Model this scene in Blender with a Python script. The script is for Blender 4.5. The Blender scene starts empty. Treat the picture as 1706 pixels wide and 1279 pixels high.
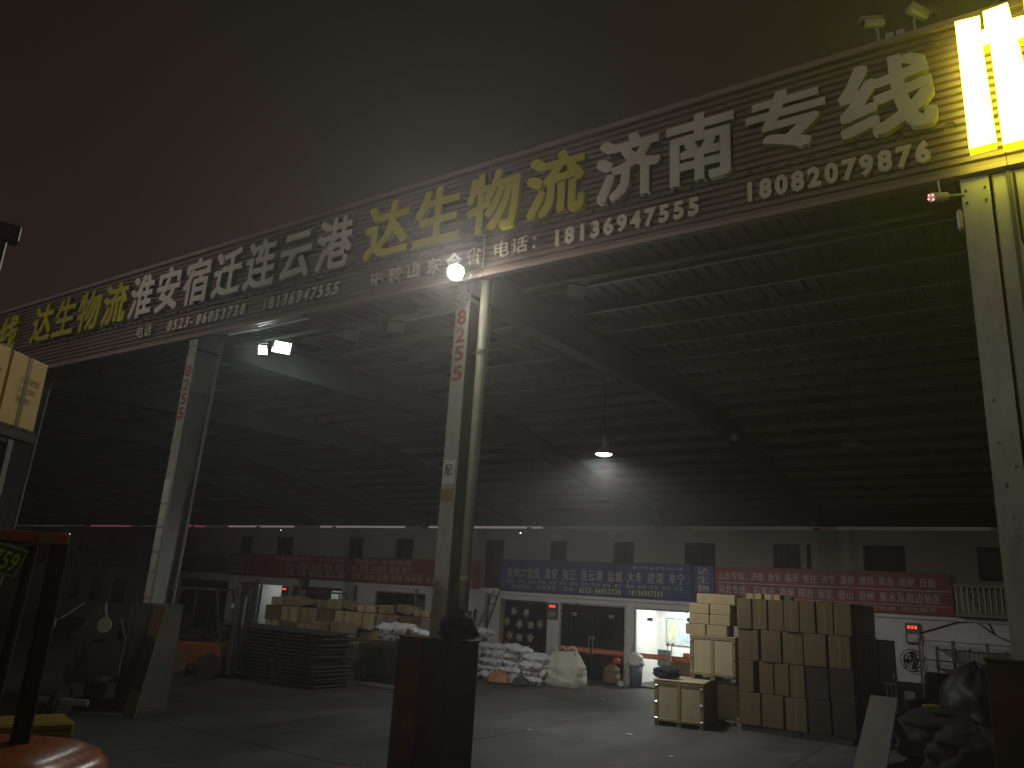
import bpy, bmesh, math, random
from mathutils import Vector, Matrix, noise
R = math.radians
rnd = random.Random(7)
S = bpy.context.scene
COL = S.collection

# ------------------------------------------------------------------ camera
cam_d = bpy.data.cameras.new('camera')
cam = bpy.data.objects.new('camera', cam_d); COL.objects.link(cam)
cam_d.sensor_fit = 'HORIZONTAL'; cam_d.sensor_width = 36; cam_d.lens = 26.905
cam_d.clip_start = 0.1; cam_d.clip_end = 600
cam.matrix_world = Matrix(((0.8383104, 0.0973570, 0.5364302, 0), (0.5421559, -0.2525827, -0.8014169, 0),
                           (0.0574694, 0.9626648, -0.2645254, 2.45), (0, 0, 0, 1)))
S.camera = cam
# ------------------------------------------------------------------ night sky over a lit city, exposure
W = bpy.data.worlds.new('World'); S.world = W; W.use_nodes = True
wn = W.node_tree; wn.nodes.clear()
wo = wn.nodes.new('ShaderNodeOutputWorld'); wb = wn.nodes.new('ShaderNodeBackground')
wg = wn.nodes.new('ShaderNodeTexCoord'); wx = wn.nodes.new('ShaderNodeSeparateXYZ'); wr = wn.nodes.new('ShaderNodeValToRGB')
wn.links.new(wg.outputs['Generated'], wx.inputs[0]); wn.links.new(wx.outputs['Z'], wr.inputs[0])
wr.color_ramp.elements[0].position = 0.0; wr.color_ramp.elements[0].color = (0.022, 0.012, 0.011, 1)
wr.color_ramp.elements[1].position = 0.75; wr.color_ramp.elements[1].color = (0.0062, 0.0048, 0.0028, 1)
wn.links.new(wr.outputs[0], wb.inputs[0]); wb.inputs[1].default_value = 1.0
wn.links.new(wb.outputs[0], wo.inputs[0])
vs = S.view_settings
vs.view_transform = 'Standard'; vs.look = 'None'; vs.exposure = 0; vs.gamma = 1; vs.use_curve_mapping = False
try:
    cy = S.cycles
    cy.use_denoising = True; cy.max_bounces = 6; cy.diffuse_bounces = 3; cy.glossy_bounces = 3
    cy.transparent_max_bounces = 12; cy.volume_bounces = 0; cy.sample_clamp_indirect = 3.0
    cy.caustics_reflective = False; cy.caustics_refractive = False
except Exception:
    pass

# ------------------------------------------------------------------ materials
MATS = {}
def mat(name, c, rough=0.7, var=0.25, scale=3.0, bump=0.15, bscale=25.0, metal=0.0, dirt=None, dirt_amt=0.0, spec=0.5, stretch=None):
    if name in MATS: return MATS[name]
    m = bpy.data.materials.new(name); m.use_nodes = True; t = m.node_tree; N = t.nodes; L = t.links
    b = N['Principled BSDF']; b.inputs['Metallic'].default_value = metal
    b.inputs['Specular IOR Level'].default_value = spec
    tc = N.new('ShaderNodeTexCoord'); src = tc.outputs['Object']
    if stretch:
        mp = N.new('ShaderNodeMapping'); mp.inputs['Scale'].default_value = stretch; L.new(src, mp.inputs[0]); src = mp.outputs[0]
    n1 = N.new('ShaderNodeTexNoise'); n1.inputs['Scale'].default_value = scale; n1.inputs['Detail'].default_value = 6; n1.inputs['Roughness'].default_value = 0.62
    L.new(src, n1.inputs['Vector'])
    rp = N.new('ShaderNodeValToRGB'); L.new(n1.outputs['Fac'], rp.inputs[0])
    rp.color_ramp.elements[0].position = 0.3; rp.color_ramp.elements[1].position = 0.7
    rp.color_ramp.elements[0].color = tuple(max(0, x * (1 - var)) for x in c[:3]) + (1,)
    rp.color_ramp.elements[1].color = tuple(min(1, x * (1 + var * .6)) for x in c[:3]) + (1,)
    out = rp.outputs[0]
    if dirt:
        n2 = N.new('ShaderNodeTexNoise'); n2.inputs['Scale'].default_value = scale * .37; n2.inputs['Detail'].default_value = 8; n2.inputs['Roughness'].default_value = .7
        L.new(src, n2.inputs['Vector'])
        r2 = N.new('ShaderNodeValToRGB'); r2.color_ramp.elements[0].position = .45; r2.color_ramp.elements[1].position = .68
        r2.color_ramp.elements[1].color = (dirt_amt,) * 3 + (1,); L.new(n2.outputs['Fac'], r2.inputs[0])
        mx = N.new('ShaderNodeMixRGB'); L.new(r2.outputs[0], mx.inputs[0]); L.new(out, mx.inputs[1]); mx.inputs[2].default_value = tuple(dirt) + (1,)
        out = mx.outputs[0]
    L.new(out, b.inputs['Base Color'])
    mr = N.new('ShaderNodeMapRange'); L.new(n1.outputs['Fac'], mr.inputs[0])
    mr.inputs[3].default_value = max(.05, rough - .12); mr.inputs[4].default_value = min(1, rough + .12); L.new(mr.outputs[0], b.inputs['Roughness'])
    if bump:
        n3 = N.new('ShaderNodeTexNoise'); n3.inputs['Scale'].default_value = bscale; n3.inputs['Detail'].default_value = 4; L.new(src, n3.inputs['Vector'])
        bp = N.new('ShaderNodeBump'); bp.inputs['Strength'].default_value = bump; bp.inputs['Distance'].default_value = .02
        L.new(n3.outputs['Fac'], bp.inputs['Height']); L.new(bp.outputs[0], b.inputs['Normal'])
    MATS[name] = m; return m
def emit(name, c, s):
    if name in MATS: return MATS[name]
    m = bpy.data.materials.new(name); m.use_nodes = True; t = m.node_tree; t.nodes.clear()
    o = t.nodes.new('ShaderNodeOutputMaterial'); e = t.nodes.new('ShaderNodeEmission')
    e.inputs[0].default_value = tuple(c) + (1,); e.inputs[1].default_value = s; t.links.new(e.outputs[0], o.inputs[0])
    MATS[name] = m; return m
def glassmat(name, tint, gl=0.1):
    m = bpy.data.materials.new(name); m.use_nodes = True; t = m.node_tree; t.nodes.clear()
    o = t.nodes.new('ShaderNodeOutputMaterial'); mx = t.nodes.new('ShaderNodeMixShader')
    tr = t.nodes.new('ShaderNodeBsdfTransparent'); tr.inputs[0].default_value = tuple(tint) + (1,)
    g = t.nodes.new('ShaderNodeBsdfGlossy'); g.inputs['Roughness'].default_value = .04
    lw = t.nodes.new('ShaderNodeLayerWeight'); fr = t.nodes.new('ShaderNodeMath'); fr.operation = 'POWER'; fr.inputs[1].default_value = 5; t.links.new(lw.outputs['Facing'], fr.inputs[0])
    ad = t.nodes.new('ShaderNodeMath'); ad.operation = 'ADD'; ad.inputs[1].default_value = .03 + gl * .15; ad.use_clamp = True
    t.links.new(fr.outputs[0], ad.inputs[0]); t.links.new(ad.outputs[0], mx.inputs[0])
    t.links.new(tr.outputs[0], mx.inputs[1]); t.links.new(g.outputs[0], mx.inputs[2]); t.links.new(mx.outputs[0], o.inputs[0])
    return m
M_conc = None
def floor_mat():
    m = mat('yard concrete', (0.095, 0.095, 0.092), .68, .42, 1.3, .5, 14, dirt=(.032, .032, .031), dirt_amt=.95, stretch=(1, .4, 1))
    return m
M_slab = floor_mat()
M_ground = mat('yard ground', (0.06, 0.06, 0.058), .9, .3, .5, .3, 8)
M_clad = mat('fascia sheet', (0.165, 0.118, 0.108), .55, .22, 1.1, .05, 30, dirt=(.14, .10, .085), dirt_amt=.7, stretch=(1, 1, .35))
M_cladtrim = mat('fascia trim', (0.27, 0.20, 0.18), .5, .2, 1.0, .05, 30, dirt=(.16, .11, .09), dirt_amt=.6)
M_lw = mat('letter white', (0.64, 0.62, 0.55), .5, .12, 1.5, .05, 30, dirt=(.4, .38, .32), dirt_amt=.6)
M_ly = mat('letter yellow', (0.52, 0.47, 0.02), .5, .15, 1.5, .05, 30, dirt=(.36, .30, .03), dirt_amt=.6)
M_dsm = mat('digit white', (0.60, 0.55, 0.46), .5, .12, 2, .05, 30)
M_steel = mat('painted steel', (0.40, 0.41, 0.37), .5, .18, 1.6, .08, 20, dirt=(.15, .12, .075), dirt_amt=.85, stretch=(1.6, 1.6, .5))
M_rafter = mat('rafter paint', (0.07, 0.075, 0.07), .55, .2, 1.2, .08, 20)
M_purlin = mat('galvanised purlin', (0.36, 0.37, 0.35), .45, .2, 2, .05, 20, metal=.3)
M_roof = mat('roof sheet', (0.14, 0.145, 0.14), .55, .25, .6, .05, 10)
M_red_print = mat('red stencil', (0.26, 0.06, 0.045), .7, .3, 14, 0)
M_pvc = mat('pvc pipe', (0.40, 0.41, 0.31), .45, .15, 3, .04, 20)
M_guard = mat('guard steel', (0.055, 0.035, 0.022), .8, .45, 2.2, .25, 15, dirt=(.10, .045, .02), dirt_amt=.6)
M_guardL = mat('guard concrete', (0.11, 0.11, 0.09), .8, .3, 2.2, .25, 15)
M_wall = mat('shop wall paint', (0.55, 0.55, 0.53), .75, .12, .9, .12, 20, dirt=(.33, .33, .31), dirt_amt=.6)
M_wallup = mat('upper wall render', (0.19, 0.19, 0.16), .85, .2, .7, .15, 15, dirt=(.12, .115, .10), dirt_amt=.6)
M_dark = mat('dark interior', (0.02, 0.02, 0.019), .8, .3, 2, .05, 10)
M_frame = mat('window frame', (0.10, 0.10, 0.10), .4, .2, 5, .02, 30, metal=.4)
M_alu = mat('aluminium', (0.55, 0.55, 0.55), .3, .12, 5, .02, 30, metal=.8)
M_banred = mat('banner red', (0.19, 0.022, 0.018), .55, .22, 1.3, .05, 6, dirt=(.13, .02, .015), dirt_amt=.6)
M_banorange = mat('banner orange red', (0.34, 0.07, 0.025), .55, .22, 1.3, .05, 6)
M_banblue = mat('banner blue', (0.028, 0.035, 0.12), .5, .2, 1.3, .05, 6)
M_bantext = mat('banner print', (0.38, 0.36, 0.34), .6, .12, 4, 0)
M_banyel = mat('banner yellow print', (0.50, 0.48, 0.10), .6, .12, 4, 0)
M_kraft = mat('kraft board', (0.135, 0.098, 0.045), .85, .14, 4, .10, 40, dirt=(.10, .07, .03), dirt_amt=.5)
M_kraft2 = mat('kraft board pale', (0.36, 0.28, 0.155), .85, .14, 4, .10, 40)
M_kraft3 = mat('kraft board dull', (0.26, 0.195, 0.11), .85, .2, 4, .10, 40, dirt=(.15, .11, .06), dirt_amt=.6)
M_tape = mat('packing tape', (0.15, 0.115, 0.055), .45, .1, 6, 0)
M_ply = mat('plywood', (0.44, 0.38, 0.24), .7, .14, 3, .05, 30, stretch=(1, 1, .2))
M_batten = mat('crate batten', (0.27, 0.21, 0.10), .8, .22, 5, .12, 30, stretch=(1, 1, .15))
M_metal = mat('bright clip', (0.65, 0.65, 0.62), .3, .1, 6, .02, 30, metal=.9)
M_white = mat('white woven plastic', (0.66, 0.67, 0.70), .55, .10, 6, .35, 60)
M_bulk = mat('bulk bag cloth', (0.52, 0.51, 0.43), .7, .12, 5, .3, 50)
M_black = mat('black plastic', (0.011, 0.011, 0.010), .85, .3, 4, .1, 20)
M_rubber = mat('rubber', (0.02, 0.02, 0.02), .8, .3, 6, .2, 30)
M_orange = mat('orange machine paint', (0.23, 0.062, 0.014), .28, .25, 3, .06, 12, dirt=(.16, .05, .02), dirt_amt=.7)
M_yellow = mat('yellow machine paint', (0.22, 0.15, 0.015), .35, .2, 3, .06, 12, dirt=(.18, .12, .03), dirt_amt=.7)
M_mach = mat('dark machine steel', (0.05, 0.05, 0.048), .4, .3, 4, .08, 12, metal=.5)
M_brown = mat('brown machine cover', (0.09, 0.05, 0.028), .6, .25, 4, .08, 12)
M_pallet = mat('dark pallet', (0.035, 0.034, 0.030), .75, .3, 4, .12, 30)
M_board = mat('grey board', (0.15, 0.15, 0.13), .8, .12, 2, .05, 20)
M_lamp_off = mat('unlit lamp glass', (0.28, 0.29, 0.28), .15, .1, 5, 0)
M_paper = mat('white paper', (0.62, 0.62, 0.58), .7, .2, 6, .05, 20)
M_blueplate = mat('green plate', (0.03, 0.12, 0.05), .4, .1, 6, 0)
M_plateY = mat('plate digits', (0.55, 0.60, 0.20), .4, .1, 6, 0)
M_wood = mat('worn wood', (0.20, 0.13, 0.07), .8, .3, 4, .15, 30)
M_navy = mat('navy cloth', (0.016, 0.018, 0.032), .9, .3, 6, .3, 30)
M_green = mat('green cloth', (0.06, 0.09, 0.05), .85, .3, 6, .3, 30)
M_ochre = mat('orange brown film', (0.42, 0.20, 0.06), .5, .3, 5, .3, 30)
M_redp = mat('red plastic', (0.45, 0.03, 0.03), .4, .2, 6, .05, 20)
M_tile = mat('white interior', (0.75, 0.77, 0.76), .5, .08, 3, .03, 20)
M_map1 = mat('map print', (0.45, 0.62, 0.68), .5, .5, 7, 0, dirt=(.6, .55, .2), dirt_amt=.8)
M_glass = glassmat('clear glass', (0.93, 0.95, 0.94))
M_glassd = glassmat('dim glass', (0.45, 0.48, 0.47), .25)
M_e_main = emit('main lamp glow', (1.0, 0.93, 0.80), 260)
M_e_flood = emit('floodlight glow', (0.86, 1.0, 0.95), 60)
M_e_flood2 = emit('floodlight glow weak', (0.84, 1.0, 0.95), 3.2)
M_e_hi = emit('high bay glow', (1.0, 1.0, 0.94), 40)
M_e_yel = emit('sign face glow', (1.0, 0.92, 0.08), 15)
M_e_yelside = emit('sign edge glow', (1.0, 0.92, 0.01), 1.5)
M_e_room = emit('room tube', (1.0, 1.0, 0.97), 8)
M_e_red = emit('red led', (1.0, 0.05, 0.04), 2.5)
M_e_pink = emit('pink gap glow', (1.0, 0.22, 0.33), .17)  # emissive stand-in for sky glow in the open eave gap
M_e_pale = emit('pale gap glow', (1.0, 0.82, 0.78), .17)
M_e_grey = emit('dim gap glow', (0.8, 0.8, 0.66), .035)
M_e_ir = emit('camera diode', (1.0, 0.35, 0.3), 2.5)

# ------------------------------------------------------------------ mesh helpers
class MB:
    def __init__(s): s.v = []; s.f = []
    def add(s, vs_, fs): o = len(s.v); s.v += [tuple(p) for p in vs_]; s.f += [tuple(i + o for i in f) for f in fs]; return s
    def box(s, x0, x1, y0, y1, z0, z1, mtx=None):
        p = [Vector(q) for q in ((x0, y0, z0), (x1, y0, z0), (x1, y1, z0), (x0, y1, z0), (x0, y0, z1), (x1, y0, z1), (x1, y1, z1), (x0, y1, z1))]
        if mtx is not None: p = [mtx @ q for q in p]
        return s.add(p, [(0, 3, 2, 1), (4, 5, 6, 7), (0, 1, 5, 4), (1, 2, 6, 5), (2, 3, 7, 6), (3, 0, 4, 7)])
    def cbox(s, x0, x1, y0, y1, z0, z1, c=.01, mtx=None):       # chamfered box
        v = []; cx, cy_, cz = (x0 + x1) / 2, (y0 + y1) / 2, (z0 + z1) / 2; hx, hy, hz = (x1 - x0) / 2, (y1 - y0) / 2, (z1 - z0) / 2
        bm = bmesh.new(); bmesh.ops.create_cube(bm, size=1)
        for q in bm.verts: q.co = Vector((cx + q.co.x * 2 * hx, cy_ + q.co.y * 2 * hy, cz + q.co.z * 2 * hz))
        bmesh.ops.bevel(bm, geom=bm.edges[:], offset=c, segments=1, affect='EDGES')
        bm.verts.index_update(); o = [(mtx @ q.co if mtx is not None else q.co.copy()) for q in bm.verts]
        f = [tuple(w.index for w in g.verts) for g in bm.faces]; bm.free(); return s.add(o, f)
    def tube(s, pts, r, n=8, cap=True):
        pts = [Vector(p) for p in pts]; rings = []
        rr = r if isinstance(r, (list, tuple)) else [r] * len(pts)
        for i, p in enumerate(pts):
            d = (pts[min(i + 1, len(pts) - 1)] - pts[max(i - 1, 0)]).normalized()
            a = d.cross(Vector((0, 0, 1)));  a = a if a.length > .05 else d.cross(Vector((1, 0, 0))); a.normalize(); b = d.cross(a)
            rings.append([p + (a * math.cos(2 * math.pi * k / n) + b * math.sin(2 * math.pi * k / n)) * rr[i] for k in range(n)])
        v = [q for g in rings for q in g]; f = []
        for i in range(len(pts) - 1):
            for k in range(n): f.append((i * n + k, i * n + (k + 1) % n, (i + 1) * n + (k + 1) % n, (i + 1) * n + k))
        if cap: f.append(tuple(range(n - 1, -1, -1))); f.append(tuple((len(pts) - 1) * n + k for k in range(n)))
        return s.add(v, f)
    def prism(s, poly, y0, y1, axis='y'):                        # polygon in (x,z) extruded along y  (or (y,z) along x)
        n = len(poly)
        if axis == 'y': v = [(a, y0, b) for a, b in poly] + [(a, y1, b) for a, b in poly]
        elif axis == 'x': v = [(y0, a, b) for a, b in poly] + [(y1, a, b) for a, b in poly]
        else: v = [(a, b, y0) for a, b in poly] + [(a, b, y1) for a, b in poly]
        f = [tuple(range(n)), tuple(range(2 * n - 1, n - 1, -1))] + [(k, k + n, (k + 1) % n + n, (k + 1) % n) for k in range(n)]
        return s.add(v, f)
    def mesh(s, name):
        m = bpy.data.meshes.new(name); m.from_pydata(s.v, [], s.f); m.update()
        bm = bmesh.new(); bm.from_mesh(m); bmesh.ops.recalc_face_normals(bm, faces=bm.faces); bm.to_mesh(m); bm.free(); return m
    def build(s, name, m, parent=None, smooth=False, **props):
        me = s.mesh(name); me.materials.append(m)
        if smooth:
            for p in me.polygons: p.use_smooth = True
        return link(name, me, parent, **props)
def link(name, me, parent=None, loc=None, rz=0, **props):
    o = bpy.data.objects.new(name, me); COL.objects.link(o)
    if parent is not None: o.parent = parent
    if loc is not None: o.location = loc
    if rz: o.rotation_euler.z = rz
    for k, v in props.items(): o[k] = v
    return o
def thing(name, label, cat, loc=(0, 0, 0), rz=0, group=None):
    o = bpy.data.objects.new(name, None); COL.objects.link(o); o.location = loc; o.rotation_euler.z = rz
    o.empty_display_size = .2; o['label'] = label; o['category'] = cat
    if group: o['group'] = group
    return o
def tag(o, label, cat, group=None):
    o['label'] = label; o['category'] = cat
    if group: o['group'] = group
    return o
def copy_thing(o, loc, rz, label, parent=None):
    c = o.copy(); COL.objects.link(c); c.parent = parent
    if parent is None: c.location = loc; c.rotation_euler.z = rz; c['label'] = label
    for ch in list(o.children): copy_thing(ch, None, 0, None, c)
    return c
def mobj(o, m):
    return o
ORD = ['first', 'second', 'third', 'fourth', 'fifth', 'sixth', 'seventh', 'eighth', 'ninth', 'tenth', 'eleventh', 'twelfth', 'thirteenth', 'fourteenth', 'fifteenth', 'sixteenth']

GL = {}
def glyph(ch, off, ext):
    k = (ch, off, ext)
    if k not in GL:
        c = bpy.data.curves.new('glyph', 'FONT'); c.body = ch; c.size = 1; c.resolution_u = 3; c.offset = off; c.extrude = ext
        o = bpy.data.objects.new('glyph', c); COL.objects.link(o)
        dg = bpy.context.evaluated_depsgraph_get(); me = bpy.data.meshes.new_from_object(o.evaluated_get(dg))
        vs_ = [v.co.copy() for v in me.vertices]; fs = [tuple(p.vertices) for p in me.polygons]
        bpy.data.objects.remove(o); bpy.data.curves.remove(c); bpy.data.meshes.remove(me)
        ln = [v.x for v in vs_] or [0]
        GL[k] = (vs_, fs, min(ln), max(ln))
    return GL[k]
def letter(ch, x0, x1, z0, z1, y, m, parent, off=.03, ext=.04, name='letter', fit=False, shear=0, bold=0):
    """one raised character standing in the plane y, its cell x0..x1, z0..z1"""
    off = 0 if ord(ch) > 255 else off
    vs_, fs, a, b = glyph(ch, off, ext / max(.01, (z1 - z0)))
    cjk = ord(ch) > 255
    if cjk: lo, hi, zl, zh = -.0, 1.0, -.11, .87
    else: lo, hi, zl, zh = (a, b, -.02, .73) if fit else (-.02, .60, -.02, .73)
    sx = (x1 - x0) / (hi - lo); sz = (z1 - z0) / (zh - zl)
    mb = MB()
    for k, (du, dw) in enumerate(((0, 0), (-1, 0), (1, 0), (0, 1), (0, -1), (1, 1), (-1, -1), (1, -1), (-1, 1)) if bold else ((0, 0),)):
        mb.add([(x0 + (v.x + du * bold - lo) * sx + shear * (v.y - zl) * sz, y - v.z * (z1 - z0) + k * .0011, z0 + (v.y + dw * bold * .8 - zl) * sz) for v in vs_], fs)
    return mb.build(name, m, parent)
def printed(txt, x0, x1, z0, z1, y, m, parent, off=.02, name='lettering', split=False):
    """a printed row of text as flat glyphs"""
    wd = [1.0 if ord(c) > 255 else (.55 if c != ' ' else .5) for c in txt]; tot = sum(wd); u = (x1 - x0) / tot
    mb = MB(); x = x0
    for c, w in zip(txt, wd):
        if c not in ' ':
            vs_, fs, a, b = glyph(c, 0 if ord(c) > 255 else off, 0)
            lo, hi = (0, 1) if ord(c) > 255 else (0, .6)
            zl, zh = (-.11, .87) if ord(c) > 255 else (-.02, .75)
            sx = u * w * .93 / (hi - lo); sz = (z1 - z0) / (zh - zl)
            for q, du in enumerate((0, -1, 1) if off >= .02 and ord(c) > 255 else (0,)):
                mb.add([(x + (v.x - lo + du * .016) * sx, y - q * .0008, z0 + (v.y - zl) * sz) for v in vs_], fs)
            if split: mb.build('character', m, parent); mb = MB()
        x += u * w
    if not split:
        o = mb.build(name, m, parent)
        if len(txt) > 1: o['kind'] = 'stuff'
        return o

# ------------------------------------------------------------------ ground
def grid_slabs():
    g = MB(); g.add([(-95, -25, -.02), (16, -25, -.02), (16, 38, -.02), (-95, 38, -.02)], [(0, 1, 2, 3)])
    g.build('ground', M_ground, kind='structure')
    root = bpy.data.objects.new('concrete_floor', None); COL.objects.link(root); root['kind'] = 'structure'
    for i in range(-7, 1):
        for j in range(0, 6):
            x0 = i * 4.7 + 1.2; y0 = -5.4 + j * 4.7
            if y0 > 22: continue
            y1 = min(y0 + 4.7, 22.85)
            dz = rnd.uniform(-.004, .004)
            mb = MB().cbox(x0 + .005, x0 + 4.695, y0 + .005, y1 - .005, -.06, 0 + dz, .004)
            mb.build('floor_slab', M_slab, root)
grid_slabs()
MB().box(-90, 12, 36.0, 36.3, -.5, 5.6).build('boundary_wall', M_dark, kind='structure')

# ------------------------------------------------------------------ shed: frames, purlins, roof
def rz_(Y): return 7.0 + .035 * (Y - 9) if Y < 21.8 else 7.45 - .127 * (Y - 21.8)
FX = [-7.05 - 7.04 * k for k in range(-1, 12)]     # x of the frame lines
FX[0] = -.035
posn = {0: 'at the right edge of the photo', 1: 'in the middle, under the bright lamp', 2: 'left of the middle one, with white notices', 3: 'at the far left beside the forklift load'}
def H(mb, x, y0, y1, y0t, y1t, z0, z1, w=.135, tf=.02, tw=.014):
    # tapered H column: flanges face -y / +y, web between them
    def fl(ya, yb, yat, ybt, xa, xb):
        mb.add([(xa, ya, z0), (xb, ya, z0), (xb, yb, z0), (xa, yb, z0), (xa, yat, z1), (xb, yat, z1), (xb, ybt, z1), (xa, ybt, z1)],
               [(0, 3, 2, 1), (4, 5, 6, 7), (0, 1, 5, 4), (1, 2, 6, 5), (2, 3, 7, 6), (3, 0, 4, 7)])
    fl(y0, y0 + tf, y0t, y0t + tf, x - w, x + w); fl(y1 - tf, y1, y1t - tf, y1t, x - w, x + w)
    fl(y0 + tf, y1 - tf, y0t + tf, y1t - tf, x - tw, x + tw)
frames = []
for i, x in enumerate(FX):
    lab = 'grey steel portal frame ' + (posn[i] if i in posn else 'deep in the dark left shed, %s from the right' % ORD[i - 1])
    t = thing('portal_frame', lab, 'steel frame', (0, 0, 0), 0, 'portal frames of the shed'); frames.append(t)
    mb = MB(); H(mb, x, 9.0, 9.42, 9.0, 9.62, 0, 7.45)
    mb.build('column', M_steel, t)
    # rafter: tapered plate web with flanges, along y
    mb = MB(); ys = [9.02, 12.3, 15.4, 18.6, 21.8, 25, 28, 31, 34.3]
    bot = [rz_(y) for y in ys]; top = [7.62 + .035 * (y - 9) if y <= 21.8 else 8.07 - .127 * (y - 21.8) - .04 for y in ys]
    poly = list(zip(ys, bot)) + list(zip(reversed(ys), reversed(top)))
    mb.prism(poly, x - .008, x + .008, 'x')
    for k in range(len(ys) - 1):
        for (za, zb, th) in ((bot[k], bot[k + 1], -.018), (top[k], top[k + 1], .018)):
            a, b = ys[k], ys[k + 1]
            mb.add([(x - .14, a, za), (x + .14, a, za), (x + .14, b, zb), (x - .14, b, zb), (x - .14, a, za + th), (x + .14, a, za + th), (x + .14, b, zb + th), (x - .14, b, zb + th)],
                   [(0, 3, 2, 1), (4, 5, 6, 7), (0, 1, 5, 4), (1, 2, 6, 5), (2, 3, 7, 6), (3, 0, 4, 7)])
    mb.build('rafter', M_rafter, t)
    for y in (12.3, 15.4, 18.6, 21.8):
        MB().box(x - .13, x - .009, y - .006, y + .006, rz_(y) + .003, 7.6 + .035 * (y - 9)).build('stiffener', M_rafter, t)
    for zc in (6.1, 6.95):
        MB().box(x + .0145, x + .125, 9.03, 9.5, zc - .006, zc + .006).build('stiffener', M_steel, t)
    MB().box(x - .12, x + .12, 33.9, 34.1, 0, 5.84).build('rear_column', M_rafter, t)
def seams():
    # column prints, pasted notices
    t = frames[1]; x = FX[1]
    for ch, z in zip('8255', (6.50, 6.2, 5.9, 5.58)):
        letter(ch, x - .09, x + .09, z, z + .25, 8.996, M_red_print, t, .03, 0.0005, 'stencil_digit', True)
    MB().box(x - .12, x + .10, 8.988, 8.996, 3.98, 4.34).build('notice', M_paper, t)
    printed('配', x - .09, x + .07, 4.1, 4.28, 8.985, M_dark, t)
    MB().box(x - .13, x + .09, 8.988, 8.996, 3.72, 3.9).build('notice', M_batten, t)
    t = frames[2]; x = FX[2]
    for ch, z in zip('8255', (6.4, 6.1, 5.8, 5.5)):
        letter(ch, x - .10, x + .10, z, z + .25, 8.996, M_red_print, t, .03, 0.0005, 'stencil_digit', True)
    zz = 4.28
    for h, w in ((.48, .2), (.40, .2), (.43, .2), (.32, .19), (.44, .2), (.3, .2)):
        MB().box(x - .128, x - .128 + w * 1.05, 8.988, 8.996, zz - h, zz).build('notice', M_paper, t); zz -= h + .05
    t = frames[0]; x = FX[0]
    MB().box(x + .32, x + .62, 8.93, 8.936, 2.75, 3.15).build('notice', M_paper, t)
seams()
M_scuff = mat('bare scuffed steel', (.13, .10, .075), .7, .4, 9, .2, 40)
for i in (0, 1, 2):
    t = frames[i]; x = FX[i]
    for k in range(7):
        z = rnd.uniform(2.0, 5.0); xx = x + rnd.uniform(-.12, .06); w = rnd.uniform(.01, .04); h = rnd.uniform(.015, .07)
        MB().prism([(xx, z), (xx + w, z + h * .2), (xx + w * .8, z + h), (xx + w * .2, z + h * .7)], 8.996, 8.999).build('paint_chip', M_scuff, t)
    for z in (6.9, 7.05):
        for xx in (x - .09, x + .09): MB().tube([(xx, 8.985, z), (xx, 9.0, z)], .014, 6).build('bolt', M_mach, t)
# purlins
PY = [9.75, 11.05, 12.35, 13.6, 14.85, 16.1, 17.3, 18.55, 19.8, 21.1, 22.35, 23.8, 25.0, 26.3, 27.6, 28.9, 30.2, 31.5, 32.8]
def topz(y): return 7.62 + .035 * (y - 9) + .018 if y <= 21.8 else 8.03 - .127 * (y - 21.8) + .018
roof = thing('shed_roof', 'long corrugated metal roof on pale purlins over the loading shed', 'roof')
for y in PY:
    z = topz(y) + .012; mb = MB()
    mb.box(-84, .3, y - .035, y + .035, z, z + .006).box(-84, .3, y - .035, y - .029, z + .006, z + .19).box(-84, .3, y - .029, y + .035, z + .184, z + .19)
    mb.build('purlin', M_purlin, roof)
def sheet(ya, yb, name):
    pr = []; 
    for k in range(4):
        a = k * .25; pr += [(a, 0), (a + .14, 0), (a + .165, .045), (a + .225, .045)]
    pr.append((1.0, 0)); v = []; f = []
    za, zb = topz(ya) + .215, topz(yb) + .215
    for (px, pz) in pr: v += [(px, ya, za + pz), (px, yb, zb + pz)]
    for k in range(len(pr) - 1): f.append((2 * k, 2 * k + 2, 2 * k + 3, 2 * k + 1))
    me = bpy.data.meshes.new(name); me.from_pydata(v, [], f); me.materials.append(M_roof); return me
for me in (sheet(8.9, 21.8, 'roof_sheet'), sheet(21.8001, 34.4, 'roof_sheet')):
    for k in range(86):
        link('roof_sheet', me, roof, (-84.9 + k * 1.0, 0, 0))
# back wall under the low eave; emissive strips stand for sky glow through the gap
bw = thing('rear_wall', 'dark sheet metal rear wall of the shed behind the shops', 'wall')
MB().box(-84, .3, 34.2, 34.3, 0, 5.72).build('wall_sheet', M_dark, bw)
for a, b, m, n in ((-72.6, -67.1, M_e_grey, 'dull grey'), (-62.9, -57.4, M_e_pink, 'pink'), (-50.9, -48.1, M_e_pink, 'pink'), (-45.4, -38.9, M_e_pale, 'pale pinkish'),
                (-36.5, -29.6, M_e_pale, 'pale'), (-27.8, -20.4, M_e_pale, 'pale'), (-19.2, -13.9, M_e_grey, 'dim grey'), (-12.8, -6.9, M_e_grey, 'dim grey'), (-6.3, -.9, M_e_grey, 'dim grey')):
    MB().box(a, b, 34.0, 34.06, 5.76, 5.88 if b < -20 else 5.9).build('gap_glow_strip', m, bw)
MB().box(-84, .3, 34.2, 34.3, 5.92, 6.66).build('wall_sheet', M_dark, bw)
MB().box(-84, .3, 33.98, 34.1, 5.66, 5.735).build('sill', M_dark, bw)

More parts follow.
